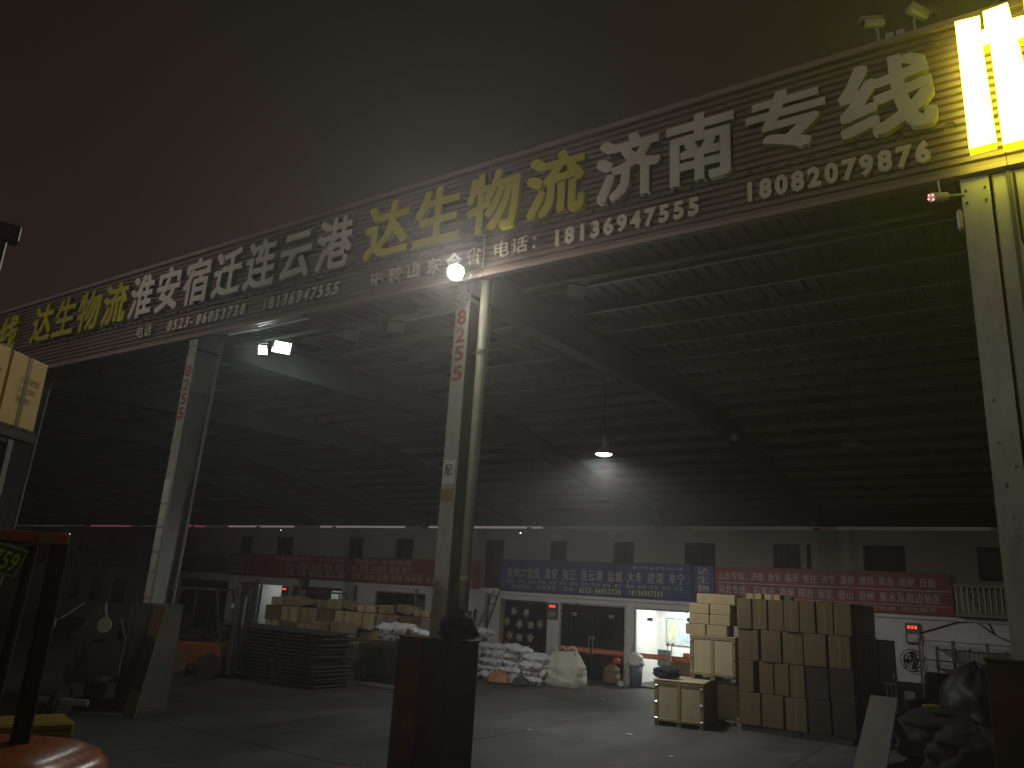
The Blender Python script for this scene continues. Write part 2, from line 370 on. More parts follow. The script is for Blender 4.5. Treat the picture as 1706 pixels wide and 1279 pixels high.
# ------------------------------------------------------------------ fascia sign
fas = thing('fascia_sign', 'long ribbed metal fascia with raised white and yellow Chinese characters and phone numbers', 'sign')
FY = 8.93
def clad(x0, x1):
    prof = []; z = 7.27; n = 19; p = (9.16 - 7.27) / n
    for k in range(n):
        prof += [(FY, z), (FY, z + p * .5), (FY + .045, z + p * .56), (FY + .045, z + p * .9)]; z += p
    prof += [(FY, z), (FY + .06, z), (FY + .06, 7.27)]
    v = []; f = []; n = len(prof)
    for y, z in prof: v += [(x0, y, z), (x1, y, z)]
    for k in range(n - 1): f.append((2 * k, 2 * k + 1, 2 * k + 3, 2 * k + 2))
    m = MB(); m.v = v; m.f = f; return m
px = [-43.5, -36.6, -29.6, -22.6, -15.6, -8.4, -6.64, .28, 3.0]
for a, b in zip(px[:-1], px[1:]): clad(a + .004, b - .004).build('cladding_panel', M_clad, fas)
for a, b in zip(px[:-1], px[1:]):
    MB().prism([(FY - .02, 7.21), (FY + .1, 7.21), (FY + .1, 7.267), (FY - .02, 7.267)], a + .003, b - .003, 'x').build('bottom_trim', M_cladtrim, fas)
    MB().prism([(FY - .03, 9.163), (FY + .12, 9.163), (FY + .12, 9.29), (FY - .03, 9.25)], a + .003, b - .003, 'x').build('top_trim', M_cladtrim, fas)
MB().box(-6.66, -6.62, FY - .025, FY - .003, 7.37, 9.15).build('joint_cover', M_cladtrim, fas)
LY = FY - .07
def row(txt, x0, x1, z0, z1, m, fill=.92, off=.045, ext=.05, shear=0, fit=False):
    u = (x1 - x0) / len(txt)
    for k, c in enumerate(txt):
        letter(c, x0 + k * u + u * (1 - fill) / 2, x0 + (k + 1) * u - u * (1 - fill) / 2, z0, z1, LY, m, fas, off, ext, shear=shear, fit=fit, bold=(.029 if z1 - z0 > .6 else .016) if ord(c) > 255 else 0)
row('专线', -24.0, -21.75, 7.9, 8.95, M_ly)
row('达生物流', -21.05, -16.62, 7.93, 8.98, M_ly)
row('淮安宿迁连云港', -16.6, -9.5, 7.92, 8.98, M_lw, .90)
row('达生物流', -9.27, -4.78, 7.9, 8.98, M_ly)
for ch, a, b, z0, z1 in (('济', -4.66, -3.66, 7.88, 8.92), ('南', -3.6, -2.6, 7.88, 8.92), ('专', -2.5, -1.45, 8.02, 8.9), ('线', -1.36, -.3, 7.88, 8.92)):
    letter(ch, a, b, z0, z1, LY, M_lw, fas, .01, .05, bold=.032)
row('电话', -16.1, -15.45, 7.44, 7.72, M_dsm, .95, .02, .02)
row('0523-86053738', -14.92, -12.31, 7.45, 7.69, M_dsm, .88, .035, .02, .15)
row('18136947555', -11.85, -9.75, 7.44, 7.68, M_dsm, .88, .035, .02, .15)
row('中转山东全省', -9.06, -6.58, 7.42, 7.70, M_dsm, .72, .02, .02)
row('电话：', -6.44, -5.42, 7.43, 7.71, M_dsm, .95, .02, .02)
row('18136947555', -5.37, -3.08, 7.42, 7.67, M_dsm, .9, .05, .02)
row('18082079876', -2.54, -.39, 7.44, 7.70, M_dsm, .92, .05, .02)
# small unlit tube along the fascia underside near the left column, and pipe rail with lamps
MB().tube([(-13.0, 9.05, 7.17), (-10.7, 9.05, 7.17)], .022, 8).build('light_tube', M_paper)
tag(bpy.data.objects['light_tube'], 'thin pale tube fixed under the lower edge of the fascia right of the left column', 'tube')

# ------------------------------------------------------------------ big lit character at the right
ys_ = thing('illuminated_character', 'glowing yellow white light box character at the top right corner', 'sign')
def stroke(poly):
    # front face glow, side returns yellow
    n = len(poly); f0, f1 = 8.55, 8.70
    mb = MB(); mb.add([(a, f0, b) for a, b in poly], [tuple(range(n))])
    me = mb.mesh('stroke'); me.materials.append(M_e_yel); o = link('stroke', me, ys_)
    sd = MB(); sd.add([(a, f0 + .002, b) for a, b in poly] + [(a, f1, b) for a, b in poly], [(k, (k + 1) % n, (k + 1) % n + n, k + n) for k in range(n)])
    me = sd.mesh('stroke_return'); me.materials.append(M_e_yelside); link('stroke_return', me, o)
stroke([(-.045, 7.30), (.205, 7.31), (.185, 8.50), (.255, 8.52), (.255, 7.26), (.60, 7.28), (.50, 8.47), (.60, 8.48), (.59, 8.74), (.475, 8.74), (.455, 8.96), (.225, 8.94), (.225, 8.71), (.185, 8.70), (.19, 8.90), (-.045, 8.92)])
stroke([(.62, 8.70), (1.75, 8.72), (1.75, 8.95), (.60, 8.93)])
stroke([(.70, 7.95), (1.65, 7.97), (1.65, 8.30), (.68, 8.28)])
stroke([(.62, 7.26), (1.85, 7.28), (1.85, 7.5), (.62, 7.48)])
for x in (.1, .4, 1.2):
    MB().tube([(x, 8.705, 8.0 + x * .2), (x, FY - .001, 8.0 + x * .2)], .02, 6).build('bracket', M_mach, ys_)

# ------------------------------------------------------------------ lamps
def spot(name, loc, target, power, size, ang, blend, col, parent=None):
    l = bpy.data.lights.new(name, 'SPOT'); l.energy = power; l.color = col; l.spot_size = R(ang); l.spot_blend = blend; l.shadow_soft_size = size
    o = bpy.data.objects.new(name, l); COL.objects.link(o); o.location = loc
    o.rotation_euler = (Vector(target) - Vector(loc)).to_track_quat('-Z', 'Y').to_euler()
    return o
def floodlight(loc, facing, w, h, glass, label, tilt=45, lens_shrink=.9):
    t = thing('floodlight', label, 'floodlight', loc, 0, 'floodlights on the shed front')
    d = Vector(facing).normalized(); q = d.to_track_quat('Y', 'Z').to_matrix().to_4x4()
    MB().cbox(-w / 2, w / 2, -.07, 0, -h / 2, h / 2, .01, q).build('housing', M_mach, t)
    mb = MB()
    for k in range(5): mb.box(-w * .4 + k * w * .19, -w * .4 + k * w * .19 + .01, -.12, -.071, -h * .42, h * .42, q)
    mb.build('heat_sink', M_mach, t)
    MB().box(-w / 2 * lens_shrink, w / 2 * lens_shrink, .001, .012, -h / 2 * lens_shrink, h / 2 * lens_shrink, q).build('lens', glass, t)
    b = MB(); b.tube([(-w / 2 - .02, 0, 0), (-w / 2 - .02, 0, h * .8), (w / 2 + .02, 0, h * .8), (w / 2 + .02, 0, 0)], .012, 6); b.build('bracket', M_steel, t)
    return t
# the bright lamp at the head of the middle column
t = thing('floodlight', 'glaring round white lamp on the fascia edge above the middle column', 'floodlight', (-6.98, 8.66, 7.24), 0, 'floodlights on the shed front')
dv = Vector((.60, -.74, -.30)).normalized(); q = dv.to_track_quat('Y', 'Z').to_matrix().to_4x4()
mb = MB(); mb.tube([q @ Vector((0, -.13, 0)), q @ Vector((0, -.06, 0)), q @ Vector((0, 0, 0))], [.06, .13, .15], 20); mb.build('housing', M_mach, t)
mb = MB(); mb.tube([q @ Vector((0, .001, 0)), q @ Vector((0, .015, 0)), q @ Vector((0, .035, 0))], [.12, .115, .05], 20); mb.build('lens', M_e_main, t)
MB().tube([(0, .05, .1), (0, .25, .1)], .018, 8).build('bracket', M_mach, t)
spot('main_lamp_light', Vector((-6.98, 8.66, 7.24)) + dv * .08, Vector((-6.98, 8.66, 7.24)) + dv * 5, 440, .12, 150, .8, (1, .93, .82))
rail = tag(MB().tube([(-21.2, 9.62, 7.19), (-14.3, 9.62, 7.19)], .03, 8).build('conduit_rail', M_steel), 'grey horizontal pipe behind the fascia left of the left column', 'pipe')
rail = tag(MB().tube([(-13.8, 9.72, 7.22), (-7.1, 9.72, 7.22)], .03, 8).build('conduit_rail', M_steel), 'grey horizontal pipe carrying floodlights between left and middle columns', 'pipe')
rail = tag(MB().tube([(-6.4, 9.72, 7.22), (-.5, 9.72, 7.22)], .03, 8).build('conduit_rail', M_steel), 'grey horizontal pipe right of the middle column', 'pipe')
fl = [((-12.59, 9.6, 6.96), (.45, -.8, -.35), .19, .18, M_e_flood, 'brightly burning white floodlight nearest the left column'),
      ((-12.0, 9.6, 6.94), (.75, -.45, -.5), .36, .26, M_e_flood2, 'square softly lit floodlight beside the bright one at left'),
      ((-10.1, 9.6, 6.94), (.65, -.5, -.6), .34, .22, M_lamp_off, 'unlit grey floodlight halfway between left and middle columns'),
      ((-9.0, 9.6, 6.94), (.65, -.5, -.6), .34, .22, M_lamp_off, 'unlit floodlight just left of the glaring lamp'),
      ((-5.34, 9.6, 6.99), (.55, -.5, -.65), .32, .22, M_lamp_off, 'unlit floodlight right of the middle column')]
for a in fl: floodlight(*a)
spot('floodlight_light', Vector((-12.53, 9.5, 6.92)), (-9, 5, 4), 60, .08, 140, .8, (.86, 1, .95))
spot('floodlight_light', Vector((-11.8, 9.75, 6.75)), (-26.0, 22, 1.0), 340, .15, 74, .95, (.86, 1, .95))
def highbay(loc, top, glass, label, r=.24):
    t = thing('high_bay_lamp', label, 'lamp', loc, 0, 'high bay lamps hanging in the shed')
    mb = MB(); mb.tube([(0, 0, 0), (0, 0, .07), (0, 0, .17), (0, 0, .22)], [r, r * .82, r * .35, r * .28], 24, False); mb.build('shade', M_alu, t, True)
    mb = MB(); mb.tube([(0, 0, .035), (0, 0, .0), (0, 0, -.03)], [r * .88, r * .86, r * .35], 24); mb.build('diffuser', glass, t)
    MB().tube([(0, 0, .22), (0, 0, .42)], .05, 10).build('driver_box', M_mach, t)
    MB().tube([(0, 0, .42), (0, 0, top - loc[2])], .008, 6).build('cord', M_black, t)
    return t
highbay((-7.55, 15.1, 5.55), 7.83, M_e_hi, 'burning round white high bay lamp hanging over the yard', .19)
highbay((-3.0, 18.55, 6.16), 7.9, M_lamp_off, 'unlit dull high bay lamp hanging at the right of the shed', .24)
highbay((-15.2, 18.55, 6.2), 7.95, M_lamp_off, 'unlit high bay lamp in the dark left of the middle column', .2)
spot('high_bay_light', Vector((-7.55, 15.1, 5.50)), (-7.7, 15.3, 0), 720, .18, 168, .35, (1, 1, .96))
pl_ = bpy.data.lights.new('high_bay_side_glow', 'POINT'); pl_.energy = 12; pl_.shadow_soft_size = .12; pl_.color = (1, 1, .96)
o = bpy.data.objects.new('high_bay_side_glow', pl_); COL.objects.link(o); o.location = (-7.55, 15.1, 5.38)
t = thing('dome_camera', 'small white ball shaped camera under the roof beam at right', 'camera', (-6.72, 21.9, 7.25))
bm = bmesh.new(); bmesh.ops.create_uvsphere(bm, u_segments=14, v_segments=8, radius=.11); me = bpy.data.meshes.new('ball'); bm.to_mesh(me); bm.free(); me.materials.append(M_paper); link('ball', me, t)
MB().tube([(0, 0, .09), (0, 0, .2)], .03, 8).build('stem', M_steel, t)
# unseen floods added behind the photographer to light the fascia and column heads
for k, (x_, tx) in enumerate(((-19.0, -19.5), (-11.0, -11.2), (-3.2, -3.0))):
    t = thing('added_floodlight', 'added unseen floodlight on a tall post behind the photographer, %s of three' % ('left', 'middle', 'right')[k], 'floodlight', (x_, -11.5, 0), 0, 'added floodlights behind the photographer')
    MB().tube([(0, 0, 0), (0, 0, 9.3)], .07, 10).build('post', M_steel, t)
    MB().cbox(-.3, .3, -.1, .1, 9.3, 9.65, .02).build('housing', M_mach, t)
    spot('added_flood_spot', (x_, -11.3, 9.5), (tx, 8.9, 7.3), (2100, 1500, 1400)[k], .15, 46, .9, (1, .92, .80))

# ------------------------------------------------------------------ CCTV cameras
def cctv(loc, yaw, pitch, label, m, flip=False):
    t = thing('security_camera', label, 'camera', loc, yaw, 'security cameras on the fascia top')
    MB().tube([(0, 0, 0), (0, 0, .16), (0, -.03, .22)], .018, 8).build('bracket', M_steel, t)
    q = Matrix.Translation((0, -.05, .27)) @ Matrix.Rotation(pitch, 4, 'X')
    mb = MB(); mb.tube([q @ Vector((0, -.13, 0)), q @ Vector((0, .12, 0))], .055, 12); mb.build('body', m, t)
    mb = MB(); mb.tube([q @ Vector((0, -.134, 0)), q @ Vector((0, -.131, 0))], .048, 12); mb.build('lens', M_black, t)
    MB().box(-.065, .065, -.17, .12, .058, .066, q).build('sun_shield', m, t)
    return t
M_cam = mat('camera shell', (.5, .5, .45), .35, .1, 6, 0)
cctv((-.86, 8.95, 9.26), R(-55), R(8), 'white bullet camera on the fascia top, left one of the pair', M_cam)
c2 = cctv((-.46, 8.95, 9.26), R(140), R(14), 'camera with raised arm on the fascia top, right one of the pair', M_cam)
MB().tube([(0, -.05, .3), (0, -.3, .40), (0, -.42, .36)], .014, 6).build('arm', M_steel, c2)
for k, x in enumerate((-.74, -.62)):
    o = MB().cbox(x - .045, x + .045, 8.95, 9.02, 9.262, 9.36, .008).build('junction_box', M_cam)
    tag(o, 'small grey junction box on the fascia top, ' + ('left' if k == 0 else 'right') + ' of two between the cameras', 'junction box', 'junction boxes between the cameras')
t = thing('security_camera', 'small camera with red glowing diodes hanging beside the right column', 'camera', (-.42, 8.9, 6.98))
MB().tube([(.28, .1, .03), (.05, .03, .03), (.04, .03, .24)], .014, 6).build('bracket', M_steel, t)
MB().tube([(-.03, -.09, -.02), (.1, .06, .03)], .05, 12).build('body', M_cam, t)
for a, b in ((-.025, -.02), (.02, .02), (-.02, .025), (.02, -.035)):
    MB().cbox(-.035 + a - .009, -.035 + a + .009, -.115, -.1, -.025 + b - .009, -.025 + b + .009, .003).build('diode', M_e_ir, t)
t = tag(MB().cbox(-.235, -.18, 8.86, 8.95, 6.55, 6.78, .02).build('wall_sensor', M_cam), 'small pale sensor clipped on the left edge of the right column', 'sensor')
# right column neighbour plate, cable
t = thing('side_panel', 'wide pale steel panel beside the right column under the lit character', 'panel', (0, 0, 0))
MB().cbox(.13, 3.0, 9.02, 9.08, 0, 7.2, .01).build('sheet', M_steel, t)
for z in (1.9, 4.4): MB().box(.31, 2.99, 9.008, 9.0185, z, z + .03).build('seam', M_guardL, t)
MB().box(.262, .30, 8.985, 9.008, 0, 7.2).build('edge_trim', M_guardL, t)
tag(MB().tube([(.33, 8.97, 7.15), (.33, 8.96, 6.35), (.36, 8.96, 6.25), (.45, 8.96, 6.23), (.9, 8.96, 6.24)], .014, 8).build('hanging_cable', M_black), 'dark cable looping down the panel beside the right column', 'cable')
# downpipe beside the middle column
t = thing('downpipe', 'pale round drain pipe running down beside the middle column', 'pipe')
MB().tube([(-6.71, 9.12, 1.82), (-6.71, 9.12, 7.4)], .075, 16).build('pipe', M_pvc, t, True)
for z in (2.6, 4.3, 6.0): MB().tube([(-6.71, 9.12, z), (-6.71, 9.12, z + .06)], .083, 16).build('collar', M_pvc, t)
# column guards
def guard(x, y, w, d, h, label, m, rz=0):
    t = thing('column_guard', label, 'column guard', (x, y, 0), rz, 'column guards')
    MB().cbox(-w / 2, w / 2, -d / 2, -d / 2 + .03, 0, h, .006).build('plate', m, t)
    MB().cbox(w / 2 - .03, w / 2, -d / 2 + .031, d / 2 - .031, 0, h, .006).build('plate', m, t)
    MB().cbox(-w / 2, -w / 2 + .03, -d / 2 + .031, d / 2 - .031, 0, h, .006).build('plate', m, t)
    MB().cbox(-w / 2, w / 2, d / 2 - .03, d / 2, 0, h, .006).build('plate', m, t)
    MB().cbox(-w / 2 - .015, w / 2 + .015, -d / 2 - .015, d / 2 + .015, h + .001, h + .03, .006).build('cap', m, t)
    for k in (-1, 1): MB().cbox(k * w * .3 - .03, k * w * .3 + .03, -d / 2 - .02, -d / 2 - .001, 0, h, .004).build('stiffener', m, t)
    return t
guard(-7.10, 9.13, 1.08, .46, 1.76, 'dark rusty box guard round the foot of the middle column', M_guard)
guard(FX[2] + .02, 9.2, .80, .6, 1.86, 'grey concrete block guard round the foot of the left column', M_guardL)
guard(FX[0] + .6, 9.2, 1.9, .7, 2.1, 'dark guard round the foot of the right column', M_guard)

gt = [o for o in bpy.data.objects if o.get('label') == 'dark rusty box guard round the foot of the middle column'][0]
MB().cbox(-.541, -.10, -.262, -.2305, .01, 1.74, .006).build('rust_plate', mat('rust plate', (.16, .055, .022), .85, .45, 3, .3, 15, dirt=(.06, .025, .012), dirt_amt=.8), gt)
# soft things ------------------------------------------------------
def pillow(w, d, h, seed, ears=.06, wr=.032, nu=24, nv=16):
    v = []; f = []; rr = random.Random(seed); off = Vector((rr.uniform(0, 99), rr.uniform(0, 99), 0))
    for sgn in (1, -1):
        for j in range(nv + 1):
            for i in range(nu + 1):
                a = i / nu * 2 - 1; b = j / nv * 2 - 1
                e = max(0, (1 - abs(a) ** 7)) ** .5 * max(0, (1 - abs(b) ** 7)) ** .5
                ear = ears * (abs(a) ** 8 * abs(b) ** 8)
                x = a * (w / 2) * (1 - .06 * (1 - abs(b)) * abs(a)) + math.copysign(ear, a); y = b * (d / 2) * (1 - .05 * (1 - abs(a)))
                p = Vector((x * 6, y * 6, sgn * 2)) + off
                z = sgn * h / 2 * e * (1 + .12 * noise.noise(p * .5)) + wr * noise.noise(p) * (.4 + e) + wr * .7 * noise.noise(p * 2.3) + wr * .45 * noise.noise(p * 5.1)
                z += ear * .8 + .02 * abs(a) ** 6
                v.append((x, y, z + h / 2))
    n = (nu + 1) * (nv + 1)
    for s in (0, 1):
        for j in range(nv):
            for i in range(nu):
                a = s * n + j * (nu + 1) + i; q_ = (a, a + 1, a + nu + 2, a + nu + 1); f.append(q_ if s == 0 else q_[::-1])
    ring = [j * 0 + i for i in range(nu + 1)] + [j * (nu + 1) + nu for j in range(1, nv + 1)] + [nv * (nu + 1) + i for i in range(nu - 1, -1, -1)] + [j * (nu + 1) for j in range(nv - 1, 0, -1)]
    for k in range(len(ring)):
        a, b = ring[k], ring[(k + 1) % len(ring)]; f.append((a, a + n, b + n, b))
    m = MB(); m.v = v; m.f = f; return m
def blob(w, d, h, seed, wr=.12, taper=.2, n=26, k=14, freq=3.0):
    v = []; f = []; rr = random.Random(seed); off = Vector((rr.uniform(0, 99),) * 3)
    for j in range(k + 1):
        t_ = j / k; prof = (min(1, t_ * 9) ** .5) * (1 - taper * t_) * (max(0, 1 - max(0, t_ - .72) / .28) ** .55 if t_ > .72 else 1)
        prof *= .9 + .1 * math.sin(t_ * math.pi)
        for i in range(n):
            a = 2 * math.pi * i / n; c, s_ = math.cos(a), math.sin(a)
            sq = 1 / max(abs(c), abs(s_)) ** .45
            p = Vector((c * 1.2, s_ * 1.2, t_ * 1.6)) * freq + off
            dd = 1 + wr * noise.noise(p) + wr * .5 * noise.noise(p * 2.3)
            v.append((c * sq * prof * w / 2 * dd, s_ * sq * prof * d / 2 * dd, t_ * h * (1 + .05 * noise.noise(p * .7) * t_)))
    for j in range(k):
        for i in range(n): f.append((j * n + i, j * n + (i + 1) % n, (j + 1) * n + (i + 1) % n, (j + 1) * n + i))
    f.append(tuple(range(n - 1, -1, -1))); f.append(tuple(k * n + i for i in range(n)))
    m = MB(); m.v = v; m.f = f; return m
bnd = tag(blob(.55, .45, .42, 91, .25, .3).build('cloth_bundle', M_black, None, True), 'black cloth bundle lying on the middle column guard beside the pipe', 'bundle')
bnd.location = (-6.72, 9.05, 1.785)

# ------------------------------------------------------------------ shop building
WY = 22.9
shop = thing('shop_building', 'long two storey row of freight offices with white ground floor inside the shed', 'building')
def wallbox(x0, x1, z0, z1, m=M_wall, y0=WY, y1=WY + .2, name='wall'):
    return MB().box(x0, x1, y0, y1, z0, z1).build(name, m, shop)
ops = [(-43.4, -42.2, .9, 2.15), (-41.4, -40.2, .9, 2.1), (-39.3, -37.9, .9, 2.1), (-33.6, -29.95, 0, 2.3), (-29.42, -26.42, 0, 2.30), (-25.83, -22.9, .2, 2.28), (-21.1, -18.6, .4, 2.28),
       (-16.95, -16.45, 0, 1.8), (-15.28, -13.37, .35, 2.28), (-12.91, -10.56, 0, 2.29), (-10.27, -7.93, 0, 2.27), (-3.42, -2.97, 0, 1.86)]
x = -84
for a, b, z0, z1 in ops:
    wallbox(x, a, 0, 2.62)
    wallbox(a, b, z1, 2.62, name='lintel')
    if z0 > 0: wallbox(a, b, 0, z0, name='sill_wall')
    x = b
wallbox(x, 3.0, 0, 2.62)
uw = [(-43.4, -42.5), (-40.9, -39.85), (-34.15, -32.97), (-29.54, -28.76), (-27.12, -26.09), (-22.78, -21.99), (-20.3, -19.4), (-16.05, -15.25), (-13.38, -12.73), (-11.02, -10.29), (-8.63, -7.66), (-5.97, -5.22), (-5.05, -4.93), (-3.59, -2.57), (-.94, -.3)]
x = -84
for a, b in uw:
    tz = 4.28; bz = 2.62 if -16.1 < a < -16.0 else 3.45
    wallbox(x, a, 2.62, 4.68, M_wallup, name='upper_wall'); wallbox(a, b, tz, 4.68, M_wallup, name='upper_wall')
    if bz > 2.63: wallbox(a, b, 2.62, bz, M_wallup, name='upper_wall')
    w_ = MB().box(a, b, WY + .12, WY + .16, bz, tz).build('window', M_glassd, shop)
    fr = MB().box(a, a + .05, WY + .06, WY + .119, bz, tz).box(b - .05, b, WY + .06, WY + .119, bz, tz).box(a + .05, b - .05, WY + .06, WY + .119, tz - .05, tz)
    if b - a > .3: fr.box((a + b) / 2 - .02, (a + b) / 2 + .02, WY + .06, WY + .119, bz, tz - .05)
    fr.build('frame', M_dark, w_)
    x = b
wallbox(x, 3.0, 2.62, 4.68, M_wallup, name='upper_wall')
MB().box(-84, 3, WY + .2005, 33.9, 4.58, 4.66).build('flat_roof', M_wallup, shop)
MB().box(-84, 3, WY + .35, WY + .4, 2.66, 4.57).build('back_partition', M_dark, shop)
MB().box(-84, 3, WY + 3.4, WY + 3.5, 0, 2.6).build('back_partition', M_dark, shop)
MB().box(-84, 3, WY + .21, WY + 3.39, 2.625, 2.65).build('ceiling_slab', M_dark, shop)
MB().box(-84, 3, WY + .2, WY + 3.4, -.01, .012).build('interior_floor', M_slab, shop)
# party walls between rooms
for xx in (-29.9, -26.15, -22.6, -16.2, -13.15, -10.42, -7.8):
    MB().box(xx - .04, xx + .04, WY + .205, WY + 3.39, .013, 2.62).build('party_wall', M_tile if -11 < xx < -7 else M_wall, shop)
# white pilasters and cornice strip under the banners
MB().box(-84, 3, WY - .06, WY - .002, 2.44, 2.545).build('cornice', M_wall, shop)
for xx in (-27.95, -22.1, -19.0, -15.75):
    o = MB().tube([(xx, WY - .08, 0), (xx, WY - .08, 2.43)], .06, 10).build('drain_pipe', M_frame, shop)
MB().box(-10.27, -7.93, WY - .35, WY - .001, 0, .05).build('step', M_slab, shop)
# ---- room fittings
def framed(x0, x1, z0, z1, name='window', glass=M_glass, mull=(), m=M_frame, y=WY + .07, t_=.05):
    w_ = MB().box(x0 + t_, x1 - t_, y + .02, y + .03, z0 + t_, z1 - t_).build(name, glass, shop)
    fr = MB().box(x0, x0 + t_, y, y + .06, z0, z1).box(x1 - t_, x1, y, y + .06, z0, z1).box(x0 + t_, x1 - t_, y, y + .06, z1 - t_, z1).box(x0 + t_, x1 - t_, y, y + .06, z0, z0 + t_)
    for q_ in mull: fr.box(q_ - .02, q_ + .02, y, y + .06, z0 + t_, z1 - t_)
    fr.build('frame', m, w_); return w_
# window with flower decals
w1 = framed(-15.28, -13.37, .35, 2.28, mull=(), glass=M_glassd)
M_decal = mat('pale decal', (.30, .285, .26), .6, .2, 6, 0)
M_decal2 = mat('ochre decal', (.26, .19, .11), .6, .2, 6, 0)
def leaf(cx_, cz, r, m, a0, parent):
    pts = []
    for k in range(10):
        rr_ = r * (rnd.uniform(.85, 1.1) if k % 2 == 0 else rnd.uniform(.5, .68)); a = a0 + math.pi * k / 5; pts.append((cx_ + rr_ * math.cos(a) * .9, cz + rr_ * math.sin(a)))
    mb = MB(); mb.prism(pts, WY + .079, WY + .085); mb.build('decal', m, parent)
for cx_, cz, m_ in ((-14.75, 1.9, M_decal), (-14.25, 1.88, M_decal), (-15.0, 1.55, M_decal2), (-14.5, 1.5, M_decal), (-14.05, 1.5, M_decal), (-13.7, 1.55, M_decal2),
                   (-14.85, 1.1, M_decal2), (-14.48, 1.05, M_decal), (-14.05, 1.08, M_decal), (-14.95, .75, M_decal), (-14.1, .7, M_decal)):
    leaf(cx_, cz, .17, m_, rnd.uniform(0, 1), w1)
MB().box(-15.28, -15.12, WY + .05, WY + .069, .4, 2.23).build('side_strip', M_wood, shop)
# glass double doors
def doors(x0, x1, z1, glass, bandcol, txtcol, label_mat=M_alu):
    mid = (x0 + x1) / 2
    fr = MB().box(x0, x0 + .05, WY + .04, WY + .12, 0, z1).box(x1 - .05, x1, WY + .04, WY + .12, 0, z1).box(x0 + .05, x1 - .05, WY + .04, WY + .12, z1 - .05, z1)
    fr.build('door_frame', label_mat, shop)
    a0, a1 = x0 + .42, x1 - .42
    MB().box(x0 + .05, a0 - .015, WY + .07, WY + .08, .02, z1 - .05).build('side_light', glass, shop)
    MB().box(a1 + .015, x1 - .05, WY + .07, WY + .08, .02, z1 - .05).build('side_light', glass, shop)
    MB().box(a0, a1, WY + .07, WY + .08, 1.985, z1 - .05).build('top_light', glass, shop)
    for s in (-1, 1):
        u0, u1 = (a0, mid - .006) if s < 0 else (mid + .006, a1)
        d = MB().box(u0, u1, WY + .07, WY + .082, .02, 1.97).build('door', glass, shop)
        hx = mid + s * .07
        MB().tube([(hx, WY + .0, .75), (hx, WY + .0, 1.3)], .015, 8).build('handle', M_alu, d)
        MB().box(hx - .04, hx + .04, WY + .058, WY + .068, 1.22, 1.32).build('lock', M_alu, d)
        MB().box((u0 if s < 0 else u1 - .18), (u0 + .18 if s < 0 else u1), WY + .055, WY + .068, 1.9, 2.0).build('hinge', M_alu, d)
    for (u0, u1) in ((x0 + .06, mid - .02), (mid + .02, x1 - .06)):
        b = MB().box(u0, u1, WY + .062, WY + .066, .80, .95).build('glass_band', bandcol, shop)
        printed('达生物流欢迎您光临', u0 + .1, u1 - .1, .835, .915, WY + .060, txtcol, b, .01)
M_band = mat('orange band print', (.50, .09, .03), .6, .2, 5, 0)
M_bandt = mat('band letter print', (.75, .55, .3), .6, .1, 5, 0)
doors(-12.91, -10.56, 2.29, M_glassd, M_band, M_bandt)
doors(-10.27, -7.93, 2.27, M_glass, M_band, M_bandt)
# lit office behind the right door
MB().box(-10.37, -7.85, WY + 2.3, WY + 2.34, .013, 2.62).build('back_partition', M_tile, shop)
for xx in (-10.37, -7.86): MB().box(xx, xx + .015, WY + .21, WY + 2.29, .02, 2.6).build('lining', M_tile, shop)
MB().box(-10.35, -7.87, WY + .25, WY + 2.29, 2.60, 2.622).build('ceiling_lining', M_tile, shop)
t = thing('ceiling_tube_light', 'burning white ceiling lamp inside the lit office', 'lamp', (-9.1, WY + 1.2, 2.56))
MB().cbox(-.6, .6, -.3, .3, 0, .03, .01).build('tray', M_tile, t)
MB().box(-.55, .55, -.25, .25, -.02, -.001).build('diffuser', M_e_room, t)
al = bpy.data.lights.new('office_light', 'AREA'); al.shape = 'RECTANGLE'; al.size = 1.1; al.size_y = .5; al.energy = 100; al.color = (1, .97, .9)
o = bpy.data.objects.new('office_light', al); COL.objects.link(o); o.location = (-9.1, WY + 1.2, 2.52)
t = thing('wall_map', 'large coloured map poster on the lit office back wall', 'map', (-9.35, WY + 2.27, 1.25))
MB().box(-.75, .75, 0, .02, -.08, .72).build('sheet', M_map1, t)
MB().box(-.77, -.75, -.01, .02, -.1, .74).box(.75, .77, -.01, .02, -.1, .74).box(-.77, .77, -.01, .02, .72, .74).box(-.77, .77, -.01, .02, -.1, -.08).build('frame', M_alu, t)
for k, (a, b, c_) in enumerate(((-.72, -.4, (.62, .66, .55)), (-.1, .35, (.35, .5, .7)))):
    MB().box(a, b, -.006, -.001, 0.0, .62).build('map_section', mat('map sheet %d' % k, c_, .5, .6, 9, 0, dirt=(.7, .6, .25), dirt_amt=.8), t)
t = thing('office_desk', 'brown desk standing inside the lit office', 'desk', (-8.75, WY + 1.1, 0))
MB().cbox(-.65, .65, -.35, .35, .72, .76, .008).build('desk_top', M_wood, t)
MB().cbox(-.63, .63, -.33, -.30, .1, .719, .004).build('front_panel', M_wood, t)
for s in (-1, 1): MB().cbox(s * .6 - .02, s * .6 + .02, -.29, .33, .013, .719, .004).build('side_panel', M_wood, t)
t = tag(MB().cbox(-9.05, -8.35, WY + .95, WY + 1.05, .765, 1.02, .01).build('desk_poster_box', mat('orange red print', (.55, .12, .04), .5, .5, 9, 0, dirt=(.8, .8, .7), dirt_amt=.9)), 'orange and white printed box on the office desk', 'box')
t = thing('office_chair', 'grey office chair standing just behind the lit glass door', 'chair', (-9.65, WY + .75, .012))
M_gch = mat('grey chair fabric', (.20, .22, .22), .8, .2, 5, .1, 30)
MB().cbox(-.22, .22, -.2, .2, .45, .52, .03).build('seat', M_gch, t)
MB().cbox(-.22, .22, .17, .22, .55, 1.05, .02).build('backrest', M_gch, t)
